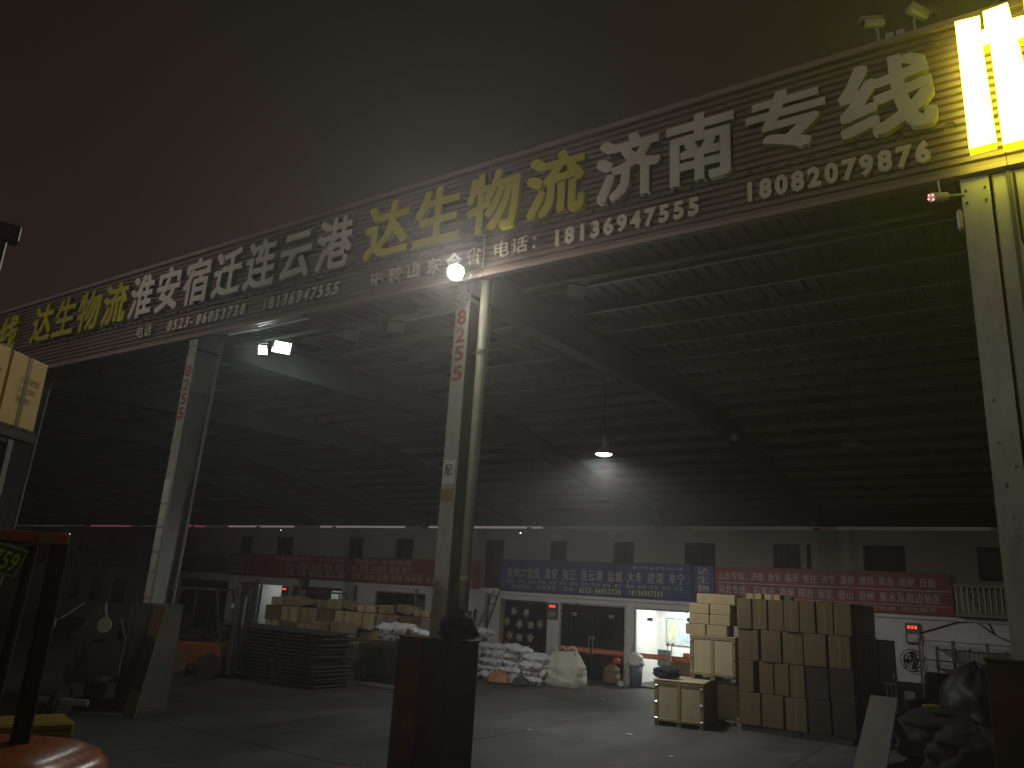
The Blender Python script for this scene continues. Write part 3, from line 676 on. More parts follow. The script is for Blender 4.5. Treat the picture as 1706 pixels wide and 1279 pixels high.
MB().tube([(0, 0, .1), (0, 0, .45)], .03, 8).build('post', M_mach, t)
for k in range(5): MB().tube([(0, 0, .1), (.25 * math.cos(k * 1.257), .25 * math.sin(k * 1.257), .04)], .02, 6).build('leg', M_mach, t)
t = thing('electronic_clock', 'small dark electronic clock high inside the lit office', 'clock', (-8.55, WY + .35, 2.02))
MB().cbox(-.14, .14, 0, .05, -.06, .06, .01).build('case', M_black, t)
MB().tube([(0, .02, .06), (0, .02, .58)], .008, 6).build('hanger', M_black, t)
# left lit office and dim rooms
def room(x0, x1, depth, wall=M_tile, power=0, lz=2.5, lx=None):
    MB().box(x0, x1, WY + depth, WY + depth + .04, .013, 2.62).build('back_partition', wall, shop)
    if power:
        t = thing('ceiling_tube_light', 'burning ceiling lamp inside the far left office', 'lamp', ((lx or (x0 + x1) / 2), WY + depth * .5, lz))
        MB().cbox(-.5, .5, -.1, .1, 0, .03, .01).build('tray', M_tile, t); MB().box(-.45, .45, -.07, .07, -.02, -.001).build('diffuser', M_e_room, t)
        a_ = bpy.data.lights.new('office_light', 'AREA'); a_.size = .6; a_.energy = power; a_.color = (1, 1, .94)
        o_ = bpy.data.objects.new('office_light', a_); COL.objects.link(o_); o_.location = ((lx or (x0 + x1) / 2), WY + depth * .5, lz - .05)
MB().box(-28.0, -27.9, WY + .21, WY + 2.2, .013, 2.62).build('party_wall', M_tile, shop)
room(-27.9, -26.2, 2.0, M_tile, 5)
M_bg = mat('blue grey blind', (.22, .27, .30), .6, .15, 2, .05, 10)
b_ = MB().box(-29.37, -28.05, WY + .16, WY + .19, .05, 2.25).build('blind', M_bg, shop)
framed(-29.42, -26.42, .0, 2.30, 'window', M_glass, (-28.0,), M_alu)
for a, z in ((-27.5, 1.75), (-27.15, 1.5), (-26.75, 1.7), (-26.7, 1.4)):
    o = MB().cbox(a - .12, a + .12, WY + 1.93, WY + 1.985, z - .14, z + .14, .01).build('wall_picture', M_frame, shop)
framed(-25.83, -22.9, .2, 2.28, 'window', M_glassd, (-24.4,), M_frame)
t = tag(MB().cbox(-25.0, -24.2, WY + 1.5, WY + 1.52, 1.65, 2.15, .005).build('lit_window_pane', emit('far lit pane', (1, 1, .86), .9)), 'small lit pane glowing through the dark shop window at left', 'window pane')
t = tag(MB().cbox(-25.0, -24.5, WY + 1.5, WY + 1.52, 1.25, 1.55, .005).build('lit_window_pane', MATS['far lit pane']), 'smaller lit pane just below another inside the left shop window', 'window pane')
framed(-21.1, -18.6, .4, 2.28, 'window', M_glassd, (-20.2, -19.4), M_frame)
framed(-33.6, -29.95, 0, 2.3, 'window', M_glassd, (-32.4, -31.2), M_frame)
for a, b, z0, z1 in ops[:3]: framed(a, b, z0, z1, 'window', M_glassd, (), M_frame)
d = MB().box(-16.93, -16.47, WY + .08, WY + .12, .01, 1.78).build('door', M_dark, shop); MB().tube([(-16.55, WY + .05, .9), (-16.55, WY + .05, 1.05)], .02, 6).build('handle', M_alu, d)
d = MB().box(-3.40, -2.99, WY + .08, WY + .12, .01, 1.84).build('door', M_dark, shop); MB().tube([(-3.05, WY + .05, .9), (-3.05, WY + .05, 1.05)], .02, 6).build('handle', M_alu, d)
# meters with red leds
def meter(x, z, label, w=.34, h=.5, led=True):
    t = thing('meter_box', label, 'meter box', (x, WY - .001, z), 0, 'meter boxes on the shop wall')
    MB().cbox(-w / 2, w / 2, -.1, 0, -h / 2, h / 2, .012).build('case', M_frame, t)
    MB().box(-w / 2 + .04, w / 2 - .04, -.106, -.101, -h / 2 + .04, -.02).build('panel', M_alu, t)
    if led:
        for k in range(3): MB().cbox(-w / 2 + .06 + k * .08, -w / 2 + .11 + k * .08, -.109, -.101, h * .22, h * .36, .003).build('indicator', M_e_red, t)
meter(-13.13, 2.0, 'grey meter box with red figures left of the dark glass doors')
meter(-26.15, 1.97, 'dark meter box with red figures right of the far left lit office')
meter(-18.75, 1.82, 'dark meter box without lights above the carton pile', led=False)
meter(-2.52, 2.08, 'black meter box with glowing red figures on the right wall')
# upper wall small lamps
for k, (x_, z_, l_) in enumerate(((-14.55, 4.52, 'tiny white lamp glowing high on the wall left of the lit office'), (-26.9, 4.55, 'tiny pinkish lamp glowing high on the left wall'))):
    t = thing('wall_lamp', l_, 'lamp', (x_, WY - .002, z_), 0, 'tiny lamps high on the wall')
    MB().cbox(-.05, .05, -.07, 0, -.03, .03, .008).build('housing', M_frame, t)
    MB().cbox(-.03, .03, -.075, -.071, -.02, .02, .002).build('lens', emit('tiny lamp %d' % k, ((1, .9, .8), (1, .6, .65))[k], 2.6), t)
# ------------------------------------------------------------------ banners
def banner(x0, x1, z0, z1, m, label, y=WY - .12):
    t = thing('banner', label, 'banner', (0, 0, 0), 0, 'shop banners')
    MB().box(x0, x1, y, y + .03, z0, z1).build('sheet', m, t)
    MB().box(x0, x1, y - .012, y - .001, z1 - .03, z1).box(x0, x1, y - .012, y - .001, z0, z0 + .03).box(x0, x0 + .03, y - .012, y - .001, z0 + .03, z1 - .03).box(x1 - .03, x1, y - .012, y - .001, z0 + .03, z1 - .03).build('edge_frame', m, t)
    return t, y - .004
t, y = banner(-15.25, -8.35, 2.56, 3.62, M_banblue, 'wide dark blue banner with white place names and yellow phone numbers')
printed('泰州⇌宝应 淮安 宿迁 连云港 盐城 大丰 建湖 阜宁', -15.0, -8.55, 3.0, 3.36, y, M_bantext, t, .02, split=True)
printed('直达：涟水 洪泽 盱眙 金湖 沭阳 泗阳 泗洪 东海 赣榆 灌云 灌南 射阳 滨海 响水 东台', -15.0, -8.6, 2.84, 2.96, y, M_bantext, t, .005)
printed('专业运输', -14.8, -14.0, 2.66, 2.80, y, M_bantext, t, .01)
printed('天天发车', -13.75, -13.0, 2.66, 2.80, y, M_bantext, t, .01)
printed('电话', -12.75, -12.35, 2.66, 2.80, y, M_bantext, t, .01)
printed('0523-86053738', -12.15, -10.65, 2.63, 2.80, y, M_banyel, t, .03, split=True)
printed('18136947555', -10.4, -9.25, 2.63, 2.80, y, M_banyel, t, .03, split=True)
printed('泰州至盐城专线运输', -10.3, -8.6, 3.42, 3.54, y, M_bantext, t, .005)
t, y = banner(-8.32, -7.68, 2.56, 3.60, M_banblue, 'narrow upright dark blue banner with four stacked white characters')
for k, c in enumerate('达生物流'): printed(c, -8.2, -7.78, 3.33 - k * .25, 3.56 - k * .25, y, M_bantext, t, .02, split=True)
t, y = banner(-7.65, -1.55, 2.55, 3.60, M_banred, 'red banner with two rows of white place names right of the blue ones')
printed('山东专线：济南 泰安 临沂 枣庄 济宁 淄博 潍坊 青岛 滨州 日照', -7.55, -1.9, 3.22, 3.46, y, M_bantext, t, .02, split=True)
printed('河北专线：石家庄 邯郸 邢台 保定 唐山 沧州 衡水及周边地区', -7.55, -1.8, 2.82, 3.08, y, M_bantext, t, .02, split=True)
printed('达生物流专线运输 整车零担 天天发车 安全快捷 诚信服务', -7.4, -1.9, 2.62, 2.72, y, M_bantext, t, .005)
MB().box(-7.6, -1.6, y - .004, y, 3.13, 3.15).build('print_line', M_bantext, t); MB().box(-7.6, -1.6, y - .004, y, 2.755, 2.77).build('print_line', M_bantext, t)
t, y = banner(-28.6, -16.15, 2.58, 3.52, M_banred, 'long red banner with rows of white place names left of the middle column')
printed('宁夏全境专线：天天发车 一站直达 全程高速', -27.0, -19.3, 3.28, 3.46, y, M_bantext, t, .005)
printed('银川 石嘴山 吴忠 固原 中卫 灵武 平罗 大武口 泾源 中宁', -26.2, -19.2, 2.98, 3.22, y, M_bantext, t, .02, split=True)
printed('沈阳 长春 哈尔滨 鞍山 通辽 四平 吉林 白城 昌图 佳木斯 大庆', -26.2, -18.0, 2.66, 2.9, y, M_bantext, t, .02, split=True)
printed('齐齐哈尔', -17.7, -16.4, 2.66, 2.9, y, M_bantext, t, .02, split=True)
MB().box(-26.2, -18.6, y - .004, y, 2.935, 2.95).build('print_line', M_bantext, t)
t, y = banner(-30.0, -28.7, 2.58, 3.52, M_banred, 'small red banner with four lines of text at the end of the long red one')
for k in range(4): printed('整车零担配载', -29.85, -28.85, 3.28 - k * .2, 3.4 - k * .2, y, M_bantext, t, .005)
t, y = banner(-36.2, -30.2, 2.62, 3.30, mat('banner maroon', (.10, .018, .018), .6, .2, 1.3, .05, 6), 'dim maroon banner seen right of the left column')
printed('徐州 枣庄 济宁 菏泽 商丘 开封 郑州 洛阳', -35.8, -30.5, 2.85, 3.1, y, M_banred, t, .02, split=True)
t, y = banner(-46.5, -37.3, 2.60, 3.42, M_banorange, 'orange red banner with white place names at the far left')
printed('西安 兰州 西宁 乌鲁木齐 天水 宝鸡 咸阳 渭南', -46.0, -37.6, 3.06, 3.3, y, M_bantext, t, .02, split=True)
printed('成都 重庆 绵阳 德阳 乐山 宜宾 泸州 南充', -46.0, -37.6, 2.70, 2.96, y, M_banyel, t, .02, split=True)
t, y = banner(-52.5, -47.2, 2.60, 3.42, mat('banner olive', (.14, .14, .06), .6, .2, 1.3, .05, 6), 'dull olive banner at the left edge behind the forklift')
# short balcony rail at right
t = thing('balcony_railing', 'row of thin pale railing bars right of the red banner', 'railing', (0, 0, 0))
MB().box(-1.52, .4, WY - .3, WY - .25, 3.28, 3.33).build('top_rail', M_frame, t); MB().box(-1.52, .4, WY - .3, WY - .25, 2.62, 2.67).build('bottom_rail', M_frame, t)
for k in range(16): MB().box(-1.48 + k * .12, -1.45 + k * .12, WY - .29, WY - .26, 2.671, 3.279).build('baluster', M_pvc, t)
MB().box(-1.52, .4, WY - .31, WY - .002, 2.56, 2.619).build('slab', M_wallup, t)
# ladder
t = thing('ladder', 'black ladder leaning up to the dark opening between the banners', 'ladder')
A = Vector((-16.05, WY - .95, 0)); B = Vector((-15.45, WY - .16, 2.55)); dx = Vector((.42, 0, 0))
for o_ in (0, 1): MB().tube([A + dx * o_, B + dx * o_ * .6], .022, 8).build('side_rail', M_black, t)
for k in range(9):
    f_ = (k + .6) / 9.3; p = A.lerp(B, f_); MB().tube([p, p + dx * (1 - .4 * f_)], .016, 6).build('rung', M_black, t)
t = thing('wall_pipe', 'dark bent vent pipe on the white wall left of the ladder', 'pipe')
MB().tube([(-16.25, WY - .1, .3), (-16.25, WY - .1, 1.72), (-16.2, WY - .16, 1.82), (-16.1, WY - .24, 1.84)], .05, 10).build('pipe', M_black, t)
# wall cables on the right
for k, pts in enumerate((((-2.35, 2.1), (-1.5, 2.42), (-.6, 2.5), (.2, 2.3)), ((-1.2, 3.1), (-.9, 2.6), (-.75, 2.2)), ((-1.5, 2.75), (-.7, 2.15), (-.1, 1.9)))):
    tag(MB().tube([(a, WY - .03, b) for a, b in pts], .018, 6).build('wall_cable', M_black), ('dark cable running right from the red lit meter box', 'short dark cable hanging down from the balcony rail', 'dark cable slanting down to the right across the white wall')[k], 'cable', 'cables on the right wall')
t = thing('wall_fan', 'round black exhaust fan under the red lit meter box', 'fan', (-2.58, WY - .1, 1.42))
mb = MB()
for r_ in (.27, .2, .12):
    mb.tube([(r_ * math.cos(a * math.pi / 10), 0, r_ * math.sin(a * math.pi / 10)) for a in range(21)], .012, 6, False)
mb.build('cage', M_black, t)
for k in range(4):
    a = k * math.pi / 2; c, s_ = math.cos(a), math.sin(a)
    MB().add([(0, .02, 0), (.2 * c - .07 * s_, .05, .2 * s_ + .07 * c), (.22 * c + .03 * s_, .0, .22 * s_ - .03 * c), (.03, .02, .03)], [(0, 1, 2, 3)]).build('blade', M_mach, t)
MB().tube([(0, -.03, 0), (0, .06, 0)], .05, 10).build('hub', M_mach, t)

# ------------------------------------------------------------------ cartons
def carton_mesh(w, d, h, m):
    mb = MB().cbox(-w / 2, w / 2, -d / 2, d / 2, 0, h, .012)
    me = mb.mesh('carton'); me.materials.append(m)
    tp = MB().box(-.03, .03, -d / 2 - .004, -d / 2 - .001, h * .02, h * .98).box(-.03, .03, -d / 2 - .004, d / 2 - .01, h + .001, h + .004)
    tm = tp.mesh('tape'); tm.materials.append(M_tape)
    return me, tm
CM = {}
def carton(x, y, z, w, d, h, m, label, group, rz=0, tape=True, tilt=None):
    k = (round(w, 3), round(d, 3), round(h, 3), m.name)
    if k not in CM: CM[k] = carton_mesh(w, d, h, m)
    me, tm = CM[k]
    o = link('carton', me, None, (x, y, z), rz); tag(o, label, 'carton', group)
    if tilt: o.rotation_euler = (tilt[0], tilt[1], rz)
    if tape: link('tape', tm, o)
    return o
M_kraft_shade = mat('kraft board in painted shade', (.035, .026, .014), .5, .3, 4, .2, 30)  # kraft darkened to paint the shade on the stack's lower right and flank
rows = [(0.12, .62, [-5.3 + .0, -4.84, -4.38, -3.92], .46), (.745, .62, [-5.28, -4.86, -4.54, -4.21, -3.88], 0), (1.37, .63, [-5.3, -4.84, -4.38, -3.9, -3.43], 0), (2.005, .62, [-5.3, -4.97, -4.64, -4.31, -3.98, -3.65, -3.31], 0)]
rown = ['bottom', 'second', 'third', 'top']
specs = [[(-5.28, -4.83), (-4.81, -4.37), (-4.35, -3.92), (-3.90, -3.46), (-3.44, -3.0)],
         [(-5.28, -4.96), (-4.86, -4.56), (-4.55, -4.25), (-4.24, -3.94), (-3.92, -3.48), (-3.46, -3.0)],
         [(-5.30, -4.86), (-4.80, -4.38), (-4.37, -3.95), (-3.93, -3.49), (-3.45, -3.03)],
         [(-5.30, -4.98), (-4.97, -4.65), (-4.64, -4.32), (-4.31, -4.0), (-3.99, -3.68), (-3.67, -3.34), (-3.32, -2.98)]]
for r_, sp in enumerate(specs):
    z0 = .12 + r_ * .635
    for k, (a, b) in enumerate(sp):
        carton((a + b) / 2, 17.42 + rnd.uniform(-.015, .03), z0, b - a - .012, .45, .63, (M_kraft_shade if a > -3.93 and r_ < 2 else M_kraft), 'tall brown carton, %s from left in the %s row of the big stack front' % (ORD[k], rown[r_]), 'big brown cartons in the tall stack', rnd.uniform(-.02, .02), tape=(k + r_) % 2 == 0 and not (a > -3.93 and r_ < 2))
        # cartons of the right flank, deeper rows
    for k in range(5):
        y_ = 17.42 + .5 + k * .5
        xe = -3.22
        carton(xe, y_, z0 - .0, .44, .48, .63, M_kraft_shade, 'brown carton in painted shade, %s from front on the right flank, %s row' % (ORD[k], rown[r_]), 'big brown cartons on the stack right flank', rnd.uniform(-.02, .02), tape=False)
    for k in range(4):
        for j in range(2):
            if r_ == 3 or k == 0:
                carton(-5.05 + j * .55, 17.95 + k * .5, z0, .5, .48, .63, M_kraft, 'brown carton %s behind the big stack front, %s row, %s of two' % (('just', 'second row', 'third row', 'fourth row')[k], rown[r_], ('left', 'right')[j]), 'big brown cartons behind the stack front', 0, tape=False)
def pallet_mesh(w, d, deck=7):
    mbd = MB().box(-w / 2, w / 2, -.05, .05, 0, .02)
    return mbd
def pallet(x, y, z, w, d, h, m, label, group, rz=0, nd=7, cat='pallet'):
    t = thing('pallet', label, cat, (x, y, z), rz, group); u = w / nd
    key = ('pal', w, d, h, m.name, nd)
    if key not in CM:
        a = MB().cbox(-u * .42, u * .42, -d / 2, d / 2, h - .02, h, .003).mesh('deck_board'); a.materials.append(m)
        b = MB().cbox(-w / 2, w / 2, -.045, .045, .018, h - .021, .003).mesh('stringer'); b.materials.append(m)
        c = MB().cbox(-w / 2, w / 2, -.05, .05, 0, .017, .003).mesh('bottom_board'); c.materials.append(m)
        CM[key] = (a, b, c)
    a, b, c = CM[key]
    for k in range(nd): link('deck_board', a, t, (-w / 2 + u * (k + .5), 0, 0))
    for s in (-1, 0, 1): link('stringer', b, t, (0, s * (d / 2 - .05), 0)); link('bottom_board', c, t, (0, s * (d / 2 - .05), 0))
    return t
pallet(-4.65, 17.75, 0, 1.2, 1.1, .118, M_pallet, 'wooden pallet under the left half of the big carton stack', 'pallets under the carton stack')
pallet(-3.55, 17.75, 0, .96, 1.1, .118, M_pallet, 'wooden pallet under the right half of the big carton stack', 'pallets under the carton stack')
for k, (x_, w_) in enumerate(((-5.1, .34), (-4.70, .34))):
    carton(x_, 18.0, 2.645, w_, .35, .13 + .0, M_kraft2, 'small pale flat carton on top of the big stack, %s of two' % ('left', 'right')[k], 'pale flat cartons on the big stack', 0, True)
tag(blob(.2, .2, .12, 5, .2).build('cloth_bundle', M_green, None, True), 'small dark green cloth lump on top of the big stack', 'bundle').location = (-4.38, 18.0, 2.645)
# wooden crates
def crate(x, y, z, w, d, h, rz, label):
    t = thing('wooden_crate', label, 'crate', (x, y, z), rz, 'wooden crates'); b = .075; n = 2
    for s in (-1, 1):
        for k in range(3): MB().cbox(-w / 2 + k * (w - b) / 2, -w / 2 + k * (w - b) / 2 + b, s * d / 2 - .012, s * d / 2 + .012, .09, h - .02, .004).build('batten', M_batten, t)
        for k in range(2):
            x0 = -w / 2 + b + k * (w - b) / 2 + .003; MB().cbox(x0, x0 + (w - 3 * b) / 2 - .006, s * (d / 2 - .012), s * (d / 2 - .012) + .008 * s, .14, h - .08, .002).build('panel', M_ply, t)
        MB().cbox(-w / 2 + b, w / 2 - b, s * d / 2 - .01, s * d / 2 + .01, h - .08, h - .021, .003).build('batten', M_batten, t)
        MB().cbox(-w / 2 + b, w / 2 - b, s * d / 2 - .01, s * d / 2 + .01, .09, .139, .003).build('batten', M_batten, t)
        # slatted flank
        nsl = 6; u = (d - .06) / nsl
        for k in range(nsl): MB().cbox(s * w / 2 - .012, s * w / 2 + .012, -d / 2 + .03 + k * u, -d / 2 + .03 + k * u + u * .72, .09, h - .021, .003).build('slat', M_batten, t)
        for q_ in (.15, .5, .86):
            MB().cbox(s * (w / 2 - .04) - .03, s * (w / 2 - .04) + .03, -d / 2 - .022, -d / 2 - .013, h * q_ - .02, h * q_ + .02, .004).build('corner_clip', M_metal, t)
    MB().cbox(-w / 2 + .02, w / 2 - .02, -d / 2 + .02, d / 2 - .02, .095, h - .03, .004).build('core', M_kraft3, t)
    MB().cbox(-w / 2 - .015, w / 2 + .015, -d / 2 - .015, d / 2 + .015, h - .02, h, .003).build('lid', M_ply, t)
    for s in (-1, 0, 1): MB().cbox(s * (w / 2 - .05) - .05, s * (w / 2 - .05) + .05, -d / 2, d / 2, 0, .089, .004).build('skid', M_batten, t)
    return t
crate(-6.38, 16.9, 0, 1.02, 1.2, .90, R(10), 'pale plywood crate on the floor, lower one of two beside the cartons')
crate(-5.95, 17.95, .0, 1.1, .62, .9, R(2), 'plywood crate on the floor hidden behind the lower crate')
crate(-5.88, 17.55, .903, 1.0, .6, .92, R(2), 'pale plywood crate standing on top of the other crate')
j = blob(.52, .42, .26, 12, .35, .1); o = tag(j.build('jacket', M_navy, None, True), 'crumpled dark navy jacket lying on the lower crate', 'jacket'); o.location = (-6.66, 16.6, .90)
# pale small cartons on the crate
k = 0; lev = [(1.825, [-6.12, -5.72]), (2.12 - .0, [-6.2, -5.72]), (2.39, [-6.2, -5.72]), (2.66, [-6.0, -5.58])]
for r_, (z_, xs) in enumerate(((1.826, (-6.28, -5.8)), (2.048, (-6.2, -5.72)), (2.27, (-6.2, -5.72)), (2.492, (-6.02, -5.6)))):
    for q_, x_ in enumerate(xs):
        carton(x_, 17.6, z_, .46, .5, .22, M_kraft2, 'small pale carton on the upper crate, %s row from below, %s' % (ORD[r_], ('left', 'right')[q_]), 'small pale cartons on the crate', rnd.uniform(-.03, .03), False)
# ------------------------------------------------------------------ loose carton pile at the left
cp = [(-20.6, 17.2, .0), ]
r2 = random.Random(21); n_ = 0
def pile(x, y, z, w, d, h, m, lab, rz=0, tilt=None):
    carton(x, y, z, w, d, h, m, lab, 'cartons in the loose pile', rz, True, tilt)
names = []
base = []
for i in range(9):
    for lv in range(3):
        x_ = -20.3 + i * .82 + r2.uniform(-.05, .05); w = r2.choice((.62, .7, .76)); h = (.62, .60, .45)[lv]; z_ = (0, .625, 1.23)[lv]
        m = r2.choice((M_kraft3, M_kraft, M_kraft3, M_kraft2))
        base.append((x_, 17.6 + r2.uniform(-.1, .1), z_, w, .6, h, m, lv, i))
for (x_, y_, z_, w, d_, h, m, lv, i) in base:
    pile(x_, y_, z_, w, d_, h, m, 'brown carton in the loose pile, %s from left in its %s layer' % (ORD[i], ('bottom', 'middle', 'upper')[lv]), r2.uniform(-.06, .06) if lv else 0)
for i in range(11):
    x_ = -20.2 + i * .66; z_ = 1.70
    tl = (r2.uniform(-.03, .03), r2.uniform(-.22, .22)) if i % 3 == 2 else None
    pile(x_, 17.6 + r2.uniform(-.12, .12), z_ + (.05 if tl else 0), r2.choice((.5, .6, .56)), .5, r2.choice((.16, .2, .24, .3)), r2.choice((M_kraft2, M_kraft3, M_kraft3)), 'small flat carton topping the loose pile, %s from left' % ORD[i], r2.uniform(-.2, .2), tl)
for i, (x_, z_) in enumerate(((-17.2, .0), (-16.55, .0), (-17.1, .46), (-16.5, .48), (-15.9, .0), (-15.85, .46), (-17.15, .93), (-16.45, .95))):
    pile(x_, 16.7, z_, .55, .5, .45, M_kraft3, 'worn dull carton in front of the pile right of the dark pallets, %s' % ORD[i], r2.uniform(-.08, .08))
# dark wrapped pallet with white sacks on it
t = thing('wrapped_pallet', 'dark grey wrapped load with white sacks on top left of the middle column', 'wrapped load', (-14.2, 16.55, 0))
MB().cbox(-.72, .72, -.45, .45, .12, 1.05, .04).build('wrapped_load', M_board and mat('dark wrap', (.06, .06, .058), .35, .25, 3, .3, 12), t)
MB().cbox(-.75, .75, -.5, .5, 0, .118, .01).build('base', M_pallet, t)
# ------------------------------------------------------------------ sacks
sackM = []
for s in range(4):
    me = pillow(.76, .52, .235, 40 + s).mesh('sack'); me.materials.append(M_white)
    for p in me.polygons: p.use_smooth = True
    sackM.append(me)
def sack(x, y, z, rz, label, group, tilt=(0, 0), sc=1.0):
    o = link('sack', rnd.choice(sackM), None, (x, y, z), 0); o.rotation_euler = (tilt[0], tilt[1], rz); o.scale = (sc, sc, sc); return tag(o, label, 'sack', group)
G = 'white woven sacks stacked left of the bulk bag'
z_ = 0
for lv in range(5):
    n_s = (4, 4, 4, 4, 2)[lv]
    for k in range(n_s):
        x_ = -14.15 + k * .72 + (.1 if lv % 2 else 0) + rnd.uniform(-.04, .04)
        if lv == 4: x_ = (-13.9, -13.2)[k]
        sack(x_, 19.95 + rnd.uniform(-.06, .06), lv * .195, rnd.uniform(-.12, .12), 'white sack, %s from left in the front stack layer %s from the floor' % (ORD[k], ORD[lv]), G, (rnd.uniform(-.05, .05), rnd.uniform(-.06, .06)))
    for k in range(3):
        if lv < 4: sack(-13.9 + k * .75, 20.5, lv * .195, rnd.uniform(-.1, .1), 'white sack, %s from left in the rear stack layer %s from the floor' % (ORD[k], ORD[lv]), G)
sack(-14.0, 19.95, 1.17 - .195 + .19, .1, 'white sack crowning the left end of the sack stack', G, (.0, .05))
sack(-12.55, 19.9, .79, -.2, 'white sack lying loose on top of the right end of the stack', G, (0, .12))
sack(-12.35, 20.0, .60, .2, 'white sack jutting from the right end of the stack', G, (0, -.1))
sack(-13.9, 19.35, .0, .3, 'small white sack on the floor at the foot of the stack, left', G, (.1, 0), .8)
sack(-11.95, 20.35, .0, .9, 'small white sack on the floor between the stack and bulk bag', G, (.1, 0), .7)
G2 = 'white sacks on the dark wrapped load'
sack(-14.3, 16.5, 1.22, .06, 'bright white sack topmost on the dark wrapped load', G2, (.02, -.03), 1.25)
sack(-14.45, 16.5, 1.05, -.1, 'grey white sack left under the topmost one on the wrapped load', G2, (0, 0), .9)
sack(-13.85, 16.55, 1.05, .1, 'grey white sack right under the topmost one on the wrapped load', G2, (0, 0), .9)
sack(-13.55, 16.6, 1.23, .5, 'limp white sack hanging over the right end of the wrapped load', G2, (0, .25), .8)
o = tag(blob(.75, .45, .36, 33, .35, .45).build('plastic_bag', M_ochre, None, True), 'crumpled orange brown bag on the floor before the sacks', 'bag'); o.location = (-12.72, 19.2, 0); o.rotation_euler.z = .3
o = tag(blob(.5, .4, .28, 34, .35, .35).build('plastic_bag', M_green, None, True), 'crumpled dark green bag on the floor before the sacks', 'bag'); o.location = (-12.02, 19.3, 0)
o = tag(blob(.5, .4, .3, 35, .4, .5).build('plastic_bag', mat('pale film', (.45, .5, .52), .3, .3, 6, .3, 30), None, True), 'crumpled pale film bag between the orange bag and sacks', 'bag'); o.location = (-12.4, 19.5, 0)
# bulk bag
t = thing('bulk_bag', 'big cream bulk bag with tied loops standing on the floor', 'bulk bag', (-11.35, 20.55, 0), R(12))
def bulk():
    v = []; f = []; n = 40; k = 22
    for j in range(k + 1):
        t_ = j / k
        w = .62 * (1 - .10 * t_) * (1 if t_ < .62 else (1 - (t_ - .62) * 1.15)); w *= (.90 + .1 * min(1, t_ * 8))
        for i in range(n):
            a = 2 * math.pi * i / n; c, s_ = math.cos(a), math.sin(a); sq = 1 / max(abs(c), abs(s_)) ** .55
            p = Vector((c * 2, s_ * 2, t_ * 2)); dd = 1 + .10 * noise.noise(p * 1.3) + .085 * noise.noise(Vector((c * 1.5, s_ * 1.5, t_ * 12 + c * 2))) + .05 * t_ * math.sin(a * 11 + 2 * math.sin(a * 3))
            v.append((c * sq * w * dd, s_ * sq * w * .85 * dd, t_ * .95 + .03 * noise.noise(p * 2) * t_))
    for j in range(k):
        for i in range(n): f.append((j * n + i, j * n + (i + 1) % n, (j + 1) * n + (i + 1) % n, (j + 1) * n + i))
    f.append(tuple(range(n - 1, -1, -1))); f.append(tuple(k * n + i for i in range(n)))
    m = MB(); m.v = v; m.f = f; return m
bulk().build('bag', M_bulk, t, True)
for x_, y_ in ((-.28, -.2), (.25, -.2), (.02, -.25), (.2, .2)):
    MB().tube([(x_ - .1, y_, .86), (x_ - .09, y_ - .02, 1.05), (x_, y_ - .03, 1.1), (x_ + .08, y_, 1.02), (x_ + .12, y_, .86)], .022, 6).build('loop', M_bulk, t, True)
# clutter by the lit door
o = tag(blob(.55, .45, .62, 55, .3, .3).build('burlap_sack', M_wood, None, True), 'brown burlap sack leaning by the pillar between the doors', 'sack'); o.location = (-10.72, 22.35, 0)
o = tag(blob(.26, .22, .2, 56, .4, .3).build('plastic_bag', M_redp, None, True), 'small red plastic bag on the burlap sack by the lit door', 'bag'); o.location = (-10.55, 22.3, .6)
t = thing('mop', 'mop with pale cloth leaning at the pillar beside the lit door', 'mop', (-10.35, 22.5, 0))
MB().tube([(0, -.25, 0.05), (.12, .3, 1.2)], .014, 6).build('handle', M_wood, t); m_ = blob(.22, .2, .16, 57, .4, .2).build('head', M_bulk, t, True); m_.location = (0, -.27, 0)
t = thing('covered_bin', 'dark grey bin with a white cloth over it at the lit door', 'bin', (-9.98, 22.45, 0))
MB().tube([(0, 0, 0), (0, 0, .62)], [.17, .21], 16).build('bin', mat('bin grey', (.12, .13, .16), .6, .2, 5, .1, 20), t, True)
m_ = blob(.5, .42, .42, 58, .25, .25).build('cloth', M_paper, t, True); m_.location = (0, 0, .58)

# ------------------------------------------------------------------ dark pallets
M_edge = mat('sheet edge steel', (.085, .085, .078), .5, .35, 3, .1, 20, metal=.3)
sheet_me = MB().cbox(-2.0, 2.0, -.62, .62, 0, .022, .004).mesh('flat_sheet'); sheet_me.materials.append(M_edge)
spacer_me = MB().cbox(-.05, .05, -.6, .6, -.058, -.001, .004).mesh('spacer'); spacer_me.materials.append(M_pallet)
for k in range(15):
    o = link('flat_sheet', sheet_me, None, (-16.3 + rnd.uniform(-.13, .13), 14.35 + rnd.uniform(-.05, .05), .06 + k * .084), rnd.uniform(-.035, .035))
    o.rotation_euler.y = rnd.uniform(-.006, .006)
    tag(o, 'long dark flat sheet, %s from the floor in the low stack by the cartons' % ORD[k], 'sheet', 'dark flat sheets in the low stack')
    for q in (-1.7, -.6, .6, 1.7): link('spacer', spacer_me, o, (q + rnd.uniform(-.15, .15), 0, 0))
tag(MB().cbox(-14.4, -12.9, 15.3, 15.8, 0, .07, .01).build('steel_sheet', M_board), 'flat grey sheet lying on the floor right of the dark pallets', 'sheet')
